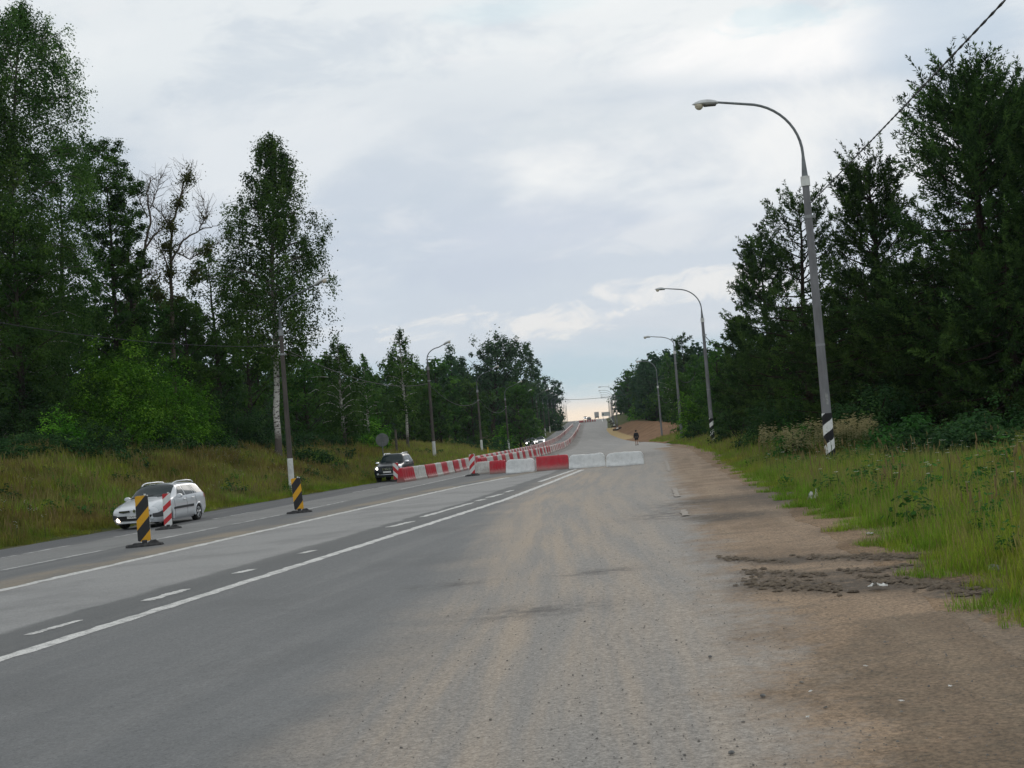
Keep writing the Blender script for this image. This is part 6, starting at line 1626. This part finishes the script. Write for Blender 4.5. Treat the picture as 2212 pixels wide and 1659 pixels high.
# --- shrubs
def make_bush(seed, R, H, n_cl, size, cov, leafmat, lumpy=.35):
    r = np.random.default_rng(seed); wd = Wood()
    d = unit(r.normal(0, 1, (n_cl, 3))); d[:, 2] = np.abs(d[:, 2]); rr = r.uniform(.45, 1.0, n_cl) ** .5 * (1 + r.normal(0, lumpy * .5, n_cl))
    C = d * rr[:, None] * np.array([R, R, H]) * np.array([1, 1, .92])
    C[:, 2] = np.maximum(C[:, 2], .12 * H * r.uniform(0, 1, n_cl))
    for i in range(min(n_cl, 16)):
        s = np.linspace(0, 1, 5)[:, None]; wd.tube(C[i] * s + np.array([0, 0, .1]) * s + r.normal(0, .05, (5, 3)) * s, np.linspace(.04, .012, 5), 4)
    n = int(cov * 2 * R * H / (size * size)); per = max(4, n // n_cl)
    rc = (.12 + .115 * (R + H) / 2) * r.uniform(.6, 1.4, n_cl)
    off = r.normal(0, .55, (n_cl, per, 3)) * rc[:, None, None]; off[..., 2] *= .75
    P = (C[:, None] + off).reshape(-1, 3); P[:, 2] = np.maximum(P[:, 2], .02)
    N_ = unit(unit(off).reshape(-1, 3) * .6 + np.repeat(unit(C), per, 0) * .3 + np.array([0, 0, .6]) + r.normal(0, .26, P.shape)); A = unit(np.cross(N_, r.normal(0, 1, P.shape))); Wv = np.cross(N_, A)
    tone = np.clip(np.repeat(r.normal(.42, .28, n_cl), per) + r.normal(0, .08, len(P)), 0, 1)
    V, F, tn = leaf_quads(P, A, Wv, size * r.uniform(.7, 1.3, len(P)), size * .66 * r.uniform(.8, 1.2, len(P)), tone)
    return wd.mesh('stems', M_BARK), new_mesh('foliage', V, F, leafmat, attrs=dict(tone=tn))
def bush(label, px, top, Y, half, mat, seed, cov=2.6, basepx=None, name='shrub', group='shrubs along the woods', size=None):
    Y = clear_Y(px, Y, 'bush') if Y > 100 else Y
    p = at_depth(px, top, Y); g = gz(p[0], Y); H = max(p[2] - g, .5); R = half * Y / FPX
    sz = size or max(.062, Y / 1000)
    sm, fm = make_bush(seed, R, H, int(30 + 12 * R * H), sz, cov, mat)
    t = thing(name, label, 'shrub', (p[0], Y, g), 0, group); link('stems', sm, t); link('foliage', fm, t); return t
bush('big bright green maple shrub behind the white estate car', 245, 738, 69, 105, ML_BRIGHT, 1)
bush('bright green maple shrub, right shoulder of the big one', 350, 788, 73, 80, ML_BRIGHT, 2)
bush('bright green shrub end hanging over the bank', 425, 828, 77, 50, ML_BRIGHT, 3)
bush('dark shrub mass at the left edge above the grass bank', 30, 790, 66, 110, ML_MID, 4)
bush('dark shrub below the left side of the bright maple shrub', 205, 900, 63, 75, ML_MID, 5)
bush('small bright shrub at the left, in front of the dark mass', 130, 880, 61, 45, ML_BRIGHT, 6)
bush('dark shrub right of the bright maple shrub', 500, 850, 81, 75, ML_MID, 7)
bush('low dark shrub left of the big birch trunk', 560, 880, 86, 55, ML_MID, 8)
bush('dark shrub under the bright one at bank top', 345, 915, 70, 60, ML_MID, 9)
bush('low green thicket right of the big birch foot', 665, 962, 80, 60, ML_MID, 10)
bush('low green thicket behind the nearest left lamp foot', 730, 965, 88, 40, ML_MID, 11)
bush('bright shrub above the round road sign', 805, 900, 104, 34, ML_BRIGHT, 12)
bush('low shrub at the foot of the slender birch', 905, 968, 118, 36, ML_MID, 13)
bush('low thicket below the poplars, left part', 985, 950, 180, 48, ML_MID, 14)
bush('bright undergrowth right of the thick poplar trunk', 1085, 915, 158, 26, ML_BRIGHT, 15)
bush('low thicket around the poplar trunks', 1060, 945, 160, 50, ML_MID, 16)
bush('green thicket behind the fifth left lamp', 1140, 905, 205, 28, ML_MID, 17)
bush('bright low shrub on the slope left of the far lamps', 1158, 898, 240, 16, ML_BRIGHT, 18)
bush('dark thicket under the smooth dome tree', 1190, 888, 235, 26, ML_MID, 19)
bush('dark low shrubs at the left bank top, far left', 60, 935, 59, 80, ML_MID, 20)
bush('bright shrub glowing in front of the rounded right trees', 1385, 868, 178, 30, ML_BRIGHT, 31)
bush('bright shrub behind the third right lamp foot', 1487, 850, 124, 30, ML_BRIGHT, 32)
bush('green shrub between the third and fourth right lamps', 1455, 895, 140, 32, ML_MID, 33)
bush('dark shrub at the foot of the third right lamp', 1505, 900, 116, 32, ML_MID, 34)
bush('dark shrub left of the fourth right lamp foot', 1412, 905, 165, 16, ML_MID, 35)
bush('dark thicket right of the second right lamp', 1590, 880, 84, 60, ML_MID, 36)
bush('dark thicket below the sparse larch', 1690, 850, 62, 100, ML_MID, 37)
bush('lush green nettle thicket right of the nearest lamp foot', 1960, 897, 39, 105, ML_NETTLE, 38, 3.0)
bush('lush green thicket in the middle of the right verge', 2075, 903, 40, 75, ML_NETTLE, 39, 3.0)
bush('dark shrub in the shade at the right edge', 2195, 880, 42, 90, ML_MID, 40)
bush('dark shrub behind the nettle thicket', 1880, 830, 48, 110, ML_MID, 41)
bush('green weedy clump among the cream flowers left of the nearest lamp foot', 1705, 915, 43, 45, ML_NETTLE, 45, 2.0, name='weed_clump')
bush('bright leafy shrub glimpsed between the larches', 1850, 735, 62, 45, ML_BRIGHT, 46)
bush('bright leafy shrub low between the second lamp and the larches', 1700, 800, 66, 30, ML_BRIGHT, 47)
bush('grey green willow-leaved weed clump at the right grass edge', 1885, 1092, 25.5, 34, ML_POPLAR, 42, 1.6, name='weed_clump', size=.03)
# dark hollow of the woods: deeper rows of trees close the view
far_meshes = [make_tree(100 + i, 14, 5.0, P_ROUND, .06, 40, 'broad', 'leaf', .30, 3.0, M_BARK, .22, (0, 0), ML_DARK) for i in range(3)]
r_ = np.random.default_rng(99)
for i, (px, Y) in enumerate([(-20, 92), (90, 98), (200, 104), (300, 108), (400, 104), (480, 108), (560, 112), (640, 128), (720, 140), (800, 150), (880, 160), (950, 170), (1020, 185), (1120, 195)]):
    X = at_depth(px, 900, Y)[0]; put_tree('broadleaf_tree', 'dark tree deep in the left wood behind the front row', far_meshes[i % 3], X, Y, 'trees deep in the left wood', r_.uniform(0, 6), [.95, .8][i > 4] * r_.uniform(.85, 1.1) if i < 12 else .75)
for i, (px, Y) in enumerate([(1480, 160), (1540, 125), (1600, 110), (1670, 100), (1740, 92), (1820, 84), (1920, 78), (2030, 74), (2150, 70), (2280, 66)]):
    X = at_depth(px, 880, Y)[0]; put_tree('broadleaf_tree', 'dark tree deep in the right wood behind the larches', far_meshes[(i + 1) % 3], X, Y, 'trees deep in the right wood', r_.uniform(0, 6), r_.uniform(.5, .62))

# --- geometry nodes scatter for what nobody could count
def gn_scatter(name, pts, protos, label, cat, rot=None, scl=None, idx=None, tilt=.0):
    n = len(pts); r = np.random.default_rng(len(name) + n)
    me = bpy.data.meshes.new(name); me.vertices.add(n); me.vertices.foreach_set('co', np.asarray(pts, np.float32).ravel())
    rot = r.uniform(0, 2 * pi, n) if rot is None else rot; scl = np.ones(n) if scl is None else scl
    R3 = np.stack([r.normal(0, tilt, n), r.normal(0, tilt, n), rot], -1).astype(np.float32)
    a = me.attributes.new('rot', 'FLOAT_VECTOR', 'POINT'); a.data.foreach_set('vector', R3.ravel())
    a = me.attributes.new('scl', 'FLOAT', 'POINT'); a.data.foreach_set('value', np.asarray(scl, np.float32))
    a = me.attributes.new('idx', 'INT', 'POINT'); a.data.foreach_set('value', np.asarray(r.integers(0, len(protos), n) if idx is None else idx, np.int32))
    o = link(name, me); stuff(o, label, cat)
    g = bpy.data.node_groups.new(name, 'GeometryNodeTree')
    g.interface.new_socket('Geometry', in_out='INPUT', socket_type='NodeSocketGeometry'); g.interface.new_socket('Geometry', in_out='OUTPUT', socket_type='NodeSocketGeometry')
    gi = g.nodes.new('NodeGroupInput'); go = g.nodes.new('NodeGroupOutput'); gg = g.nodes.new('GeometryNodeGeometryToInstance')
    for p in protos[::-1]:
        oi = g.nodes.new('GeometryNodeObjectInfo'); oi.inputs['Object'].default_value = p; oi.inputs['As Instance'].default_value = True
        g.links.new(oi.outputs['Geometry'], gg.inputs[0])
    jn = g.nodes.new('GeometryNodeJoinGeometry')
    for nd_ in [x for x in g.nodes if x.bl_idname == 'GeometryNodeObjectInfo']: g.links.new(nd_.outputs['Geometry'], jn.inputs[0])
    g.nodes.remove(gg)
    ip = g.nodes.new('GeometryNodeInstanceOnPoints')
    def na(nm, typ):
        x = g.nodes.new('GeometryNodeInputNamedAttribute'); x.data_type = typ; x.inputs[0].default_value = nm; return [s_ for s_ in x.outputs if s_.enabled and s_.name == 'Attribute'][0]
    g.links.new(gi.outputs[0], ip.inputs['Points']); g.links.new(jn.outputs[0], ip.inputs['Instance'])
    ip.inputs['Pick Instance'].default_value = True
    g.links.new(na('idx', 'INT'), ip.inputs['Instance Index'])
    e2r = g.nodes.new('FunctionNodeEulerToRotation'); g.links.new(na('rot', 'FLOAT_VECTOR'), e2r.inputs[0]); g.links.new(e2r.outputs[0], ip.inputs['Rotation'])
    g.links.new(na('scl', 'FLOAT'), ip.inputs['Scale']); g.links.new(ip.outputs[0], go.inputs[0])
    md = o.modifiers.new('scatter', 'NODES'); md.node_group = g
    return o
def proto_obj(name, me): return bpy.data.objects.new(name, me)

def mat_grass():
    m = bpy.data.materials.new('grass_blades'); m.use_nodes = True; t = NT(m.node_tree); t.n.clear()
    P = t.node('ShaderNodeNewGeometry').outputs['Position']; oi = t.node('ShaderNodeObjectInfo')
    n1 = t.noise(P, .28, 4, .6); n2 = t.noise(P, 1.3, 4, .65)
    k = t.math('ADD', t.math('ADD', t.math('MULTIPLY', n1, .75), t.math('MULTIPLY', n2, .35)), t.math('MULTIPLY', t.smooth(t.sep(P)[0], -6, 4), -.055)); tone = t.attr('tone')
    g1 = t.mix(tone, (.095, .200, .016), (.260, .430, .050)); st_ = t.mix(tone, (.130, .105, .030), (.32, .24, .085))
    yl = t.mix(tone, (.165, .225, .020), (.410, .460, .065))
    c = t.mix(t.smooth(k, .46, .60), g1, yl); c = t.mix(t.math('MULTIPLY', t.smooth(k, .59, .70), .8), c, st_)
    c = t.mix(t.smooth(t.attr('straw'), .5, .6, 0, .75), c, (.24, .19, .085))
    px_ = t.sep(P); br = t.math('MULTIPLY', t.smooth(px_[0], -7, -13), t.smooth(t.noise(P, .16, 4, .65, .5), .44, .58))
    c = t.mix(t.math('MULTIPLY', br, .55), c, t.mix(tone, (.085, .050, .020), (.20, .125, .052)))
    rn = t.math('ADD', .75, t.math('MULTIPLY', oi.outputs['Random'], .5))
    c = t.mix(1.0, c, t.comb(rn, rn, rn), 'MULTIPLY')
    b = t.node('ShaderNodeBsdfPrincipled'); t.put(b.inputs['Base Color'], c); b.inputs['Roughness'].default_value = .8; b.inputs['Specular IOR Level'].default_value = .05
    tr = t.node('ShaderNodeBsdfTranslucent'); t.put(tr.inputs[0], c)
    mx_ = t.node('ShaderNodeMixShader'); mx_.inputs[0].default_value = .35; t.l.new(b.outputs[0], mx_.inputs[1]); t.l.new(tr.outputs[0], mx_.inputs[2])
    o = t.node('ShaderNodeOutputMaterial'); t.l.new(mx_.outputs[0], o.inputs[0]); return m
M_GRASS = mat_grass()
def tuft(seed, n, h, spread, w, seedheads=.15):
    r = np.random.default_rng(seed); V = []; F = []; T = []; S = []
    for i in range(n):
        a = r.uniform(0, 2 * pi); q = spread * sqrt(r.uniform()); x, y = q * cos(a), q * sin(a); hh = h * r.uniform(.55, 1.15); az = r.uniform(0, 2 * pi); bend = hh * r.uniform(.1, .55)
        wd_ = w * r.uniform(.7, 1.3); tn = np.clip(r.normal(.5, .25), 0, 1); straw = 0.0
        sh = r.uniform() < seedheads
        if sh: hh *= 1.25; bend *= .5; straw = 1.0; wd_ *= .6
        pa = az + pi / 2 + r.normal(0, .3); b0 = len(V)
        ts = (0, .4, .75, 1.0)
        for t in ts:
            c_ = np.array([x + cos(az) * bend * t * t, y + sin(az) * bend * t * t, hh * (t - .12 * t * t)]); ww = wd_ * (1 - t ** 1.6) * .5
            if sh and t >= .75: ww = wd_ * 1.1 if t == .75 else wd_ * .3
            d = np.array([cos(pa), sin(pa), 0]) * ww
            V += [c_ - d, c_ + d]; T += [tn * (.35 + .65 * t)] * 2 if False else [tn] * 2; S += [straw if t > .3 else 0] * 2
        F += [(b0 + 2 * k, b0 + 2 * k + 1, b0 + 2 * k + 3, b0 + 2 * k + 2) for k in range(3)]
    return new_mesh('tuft', np.array(V), np.array(F), M_GRASS, attrs=dict(tone=T, straw=S))
TALL = [proto_obj('grass_tuft', tuft(i, 52, .50, .30, .0095, .10)) for i in range(4)]
SHORT = [proto_obj('grass_tuft', tuft(20 + i, 34, .24, .22, .012, .03)) for i in range(3)]
WIDE = [proto_obj('grass_tuft', tuft(40 + i, 40, .60, .55, .024, .12)) for i in range(4)]
r_ = np.random.default_rng(5)
def scatter_side(side, y0, y1, d0, d1, n, pw=1.0):
    Y = y0 + (y1 - y0) * r_.uniform(0, 1, n) ** pw; dd = d0 + (d1 - d0) * r_.uniform(0, 1, n) ** 1.2
    edge = .22 * np.sin(Y * 2.3) + .18 * np.sin(Y * 5.7 + 1)
    X = XR(Y) + dd + edge if side > 0 else XL(Y) - dd - edge * .6
    return np.stack([X, Y, ground_z(X, Y) - .03], -1), dd
pr, dr = scatter_side(1, 9, 48, .35, 20, 11000, 1.0)
kp = np.hypot(pr[:, 0] - b1[0], pr[:, 1] - b1[1] + .8) > 1.3; pr = pr[kp]; dr = dr[kp]
h = np.clip(.55 + dr * .35, .55, 1.0) * r_.uniform(.75, 1.15, len(pr))
gn_scatter('meadow_grass', pr, TALL, 'tall green and straw coloured grass on the right verge', 'grass', scl=h, tilt=.08)
pr, dr = scatter_side(1, 9, 60, -.15, 1.4, 4200)
gn_scatter('verge_grass', pr, SHORT, 'short grass along the right edge of the dirt', 'grass', scl=r_.uniform(.5, 1.0, len(pr)) * np.clip(.75 + dr * .5, .4, 1.3), tilt=.1)
pr, dr = scatter_side(1, 46, 160, .3, 14, 5200)
gn_scatter('meadow_grass', pr, WIDE, 'straw coloured grass on the far right verge', 'grass', scl=r_.uniform(.6, 1.1, len(pr)) * np.clip(.5 + dr * .3, .5, 1), tilt=.08)
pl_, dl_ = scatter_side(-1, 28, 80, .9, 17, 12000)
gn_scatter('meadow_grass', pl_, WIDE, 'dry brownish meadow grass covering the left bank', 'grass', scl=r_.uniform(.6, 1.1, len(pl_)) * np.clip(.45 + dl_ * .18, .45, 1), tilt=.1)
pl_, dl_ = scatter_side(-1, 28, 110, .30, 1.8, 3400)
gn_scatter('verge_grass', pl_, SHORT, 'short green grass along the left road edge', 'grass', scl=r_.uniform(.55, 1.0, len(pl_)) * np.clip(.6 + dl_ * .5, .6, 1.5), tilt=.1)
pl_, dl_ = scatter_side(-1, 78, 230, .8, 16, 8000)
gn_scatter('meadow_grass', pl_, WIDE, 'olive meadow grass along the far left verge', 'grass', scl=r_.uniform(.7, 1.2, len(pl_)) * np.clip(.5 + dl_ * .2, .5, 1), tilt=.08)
# wild flowers: stalk with a flat or rounded white head
M_STALK = material('flower_stalk', (.05, .09, .02), .8); M_PETAL = material('white_petals', (.80, .80, .74), .8)
M_CREAM = worn('cream_petals', (.70, .63, .45), (.42, .40, .20), 6, .8)
def flower(seed, h, hr, n_heads, flat, petal):
    r = np.random.default_rng(seed); mb = MB()
    mb.tube([(0, 0, 0), (.02, .01, h * .6), (.03, 0, h * .97)], .006, 3, 0)
    for k in range(n_heads):
        a = r.uniform(0, 2 * pi); q = hr * sqrt(r.uniform()); c_ = (.03 + q * cos(a), q * sin(a), h + r.normal(0, hr * (.12 if flat else .7)))
        s = hr * .42; mb.add([(c_[0] + s * cos(b), c_[1] + s * sin(b), c_[2] + .15 * s) for b in np.linspace(0, 2 * pi, 6)[:-1]] + [(c_[0], c_[1], c_[2] - s * .2)], [(i, (i + 1) % 5, 5) for i in range(5)] + [(4, 3, 2, 1, 0)], 1)
    return bpy.data.objects.new('flower', mb.mesh('flower', [M_STALK, petal]))

YARROW = [flower(i, .50 + .1 * i, .036, 6, True, M_PETAL) for i in range(3)]
DAISY = [flower(10 + i, .6, .06, 4, False, M_PETAL) for i in range(3)]
MEADOW = [flower(20 + i, .82 + .13 * i, .12, 14, False, M_CREAM) for i in range(4)]
def px_points(n, x0, x1, y0, y1, Y0, Y1):
    out = []
    for _ in range(n):
        Y = r_.uniform(Y0, Y1); px = r_.uniform(x0, x1); X = at_depth(px, y0, Y)[0]; out.append((X, Y, gz(X, Y)))
    return np.array(out)
def clus(n, side, y0, y1, d0, d1, k):
    cy, cd = r_.uniform(y0, y1, k), r_.uniform(d0, d1, k); j = r_.integers(0, k, n)
    Y = np.clip(cy[j] + r_.normal(0, 1.0, n), y0, y1 + 3); dd = np.maximum(cd[j] + r_.normal(0, .9, n), .4)
    X = XR(Y) + dd if side > 0 else XL(Y) - dd
    return np.stack([X, Y, ground_z(X, Y)], -1)
q = np.concatenate([clus(170, 1, 16, 44, .8, 8, 24), clus(26, 1, 13, 26, 2, 10, 12)])
gn_scatter('yarrow_flowers', q, YARROW, 'white flat-headed yarrow flowers in the right grass', 'wildflowers', scl=r_.uniform(.8, 1.2, len(q)))
q = np.concatenate([px_points(260, 330, 530, 995, 995, 68, 80), clus(210, -1, 30, 78, 1.5, 11, 40)])
gn_scatter('daisy_flowers', q, DAISY, 'white daisies along the top of the left bank', 'wildflowers', scl=r_.uniform(.8, 1.3, len(q)))
q = np.concatenate([px_points(130, 1800, 1890, 900, 900, 41, 45), px_points(120, 1690, 1800, 910, 910, 41, 46), px_points(50, 1640, 1720, 920, 920, 46, 52)])
gn_scatter('meadowsweet', q, MEADOW, 'cream meadowsweet plumes behind the nearest lamp foot', 'wildflowers', scl=r_.uniform(.75, 1.15, len(q)))
# dense low herbs under the wood edges
HERB = []
for i in range(3):
    sm, fm = make_bush(300 + i, .55, .8, 30, .055, 1.6, ML_MID); HERB.append(proto_obj('herb', fm))
q1, d1_ = scatter_side(-1, 30, 120, 9.5, 17, 900); q1b, _d = scatter_side(-1, 34, 90, 2, 11, 70); q1 = np.concatenate([q1, q1b + [0, 0, -.25]]); q2, d2_ = scatter_side(1, 22, 90, 9, 18, 420); q3 = px_points(60, 1900, 2150, 930, 930, 33, 42)
q = np.concatenate([q1, q2, q3])
gn_scatter('undergrowth', q, HERB, 'low leafy undergrowth at the foot of the woods', 'undergrowth', scl=r_.uniform(.5, 1.5, len(q)))

WEED = []
for i in range(3):
    sm, fm = make_bush(320 + i, .30, .75, 14, .05, .9, ML_NETTLE); WEED.append(proto_obj('weed', fm))
q1, _d = scatter_side(1, 11, 45, .5, 14, 190); q2, _d = scatter_side(-1, 32, 95, 1.2, 12, 170)
q = np.concatenate([q1, q2])
gn_scatter('weeds', q, WEED, 'broad leaved weeds standing among the verge grass', 'weeds', scl=r_.uniform(.5, 1.05, len(q)), tilt=.1)
M_DRY = material('dry_stalk', (.20, .145, .065), .9)
DRY = []
for i in range(3):
    mb = MB(); rr_ = np.random.default_rng(60 + i)
    for k in range(5):
        x, y = rr_.normal(0, .12, 2); h_ = rr_.uniform(.55, .95); dx, dy_ = rr_.normal(0, .10, 2)
        mb.tube([(x, y, 0), (x + dx * .5, y + dy_ * .5, h_ * .6), (x + dx, y + dy_, h_)], [.007, .006, .004], 3)
        mb.lathe([(.005, h_ - .09), (.013, h_ - .04), (.011, h_ + .04), (.002, h_ + .10)], 5, (x + dx, y + dy_, 0))
    DRY.append(proto_obj('dry_stalks', mb.mesh('dry_stalks', [M_DRY])))
q1, _d = scatter_side(1, 12, 48, .8, 16, 110); q2, _d = scatter_side(-1, 32, 95, 1.2, 13, 260)
q = np.concatenate([q1, q2])
gn_scatter('dry_stalks', q, DRY, 'brown dead stalks standing among the verge grass', 'dead stalks', scl=r_.uniform(.7, 1.1, len(q)), tilt=.12)

# --- woods far off on both sides of the climbing road: one mass each
FARP = []
for i in range(4):
    tm, cm = make_tree(200 + i, 15, 4.2, P_ROUND if i % 2 else P_COL, .12, 36, 'broad', 'leaf', .42, 2.8, M_BARK, .2, (0, 0), ML_FAR)
    mb_v = np.concatenate([np.array([v.co[:] for v in tm.vertices]), np.array([v.co[:] for v in cm.vertices])])
    FARP.append(bpy.data.objects.new('far_tree', cm)); FARP.append(bpy.data.objects.new('far_trunk', tm))
def far_wood(side, y0, y1, n, d0, d1, s0, s1, label):
    Y = r_.uniform(y0, y1, n); dd = d0 + (d1 - d0) * r_.uniform(0, 1, n) ** 1.3
    X = XL(Y) - dd if side < 0 else XR(Y) + dd
    P = np.stack([X, Y, ground_z(X, Y)], -1); k = r_.integers(0, 4, n); rot = r_.uniform(0, 6.28, n); sc_ = r_.uniform(s0, s1, n)
    P2 = np.concatenate([P, P]); gn_scatter('far_woods', P2, FARP, label, 'woods', rot=np.concatenate([rot, rot]), scl=np.concatenate([sc_, sc_]), idx=np.concatenate([2 * k, 2 * k + 1]))
far_wood(-1, 225, 720, 420, 9, 60, .8, 1.05, 'far left wood climbing the hill beside the road')
far_wood(1, 240, 720, 420, 9, 60, .72, 1.0, 'far right wood climbing the hill beside the road')
far_wood(-1, 100, 240, 160, 30, 110, .7, .95, 'left wood in the distance behind the front trees')
far_wood(1, 100, 260, 140, 32, 110, .6, .85, 'right wood in the distance behind the front trees')

# ================================================================== HAZE
mh = bpy.data.materials.new('haze'); mh.use_nodes = True; th_ = NT(mh.node_tree); th_.n.clear()
pv = th_.node('ShaderNodeVolumePrincipled'); pv.inputs['Color'].default_value = (.72, .86, .95, 1); pv.inputs['Density'].default_value = .00010; pv.inputs['Anisotropy'].default_value = .3
ho = th_.node('ShaderNodeOutputMaterial'); th_.l.new(pv.outputs[0], ho.inputs['Volume'])
HAZE = True
if HAZE:
    zz = ground_z(np.array([0.0]), np.array([700.0]))[0]
    mb = MB(); mb.box((0, 400, 15), (800, 960, 60)); hz = mb.build('haze', [mh]); stuff(hz, 'thin bluish haze in the air over the road', 'haze')
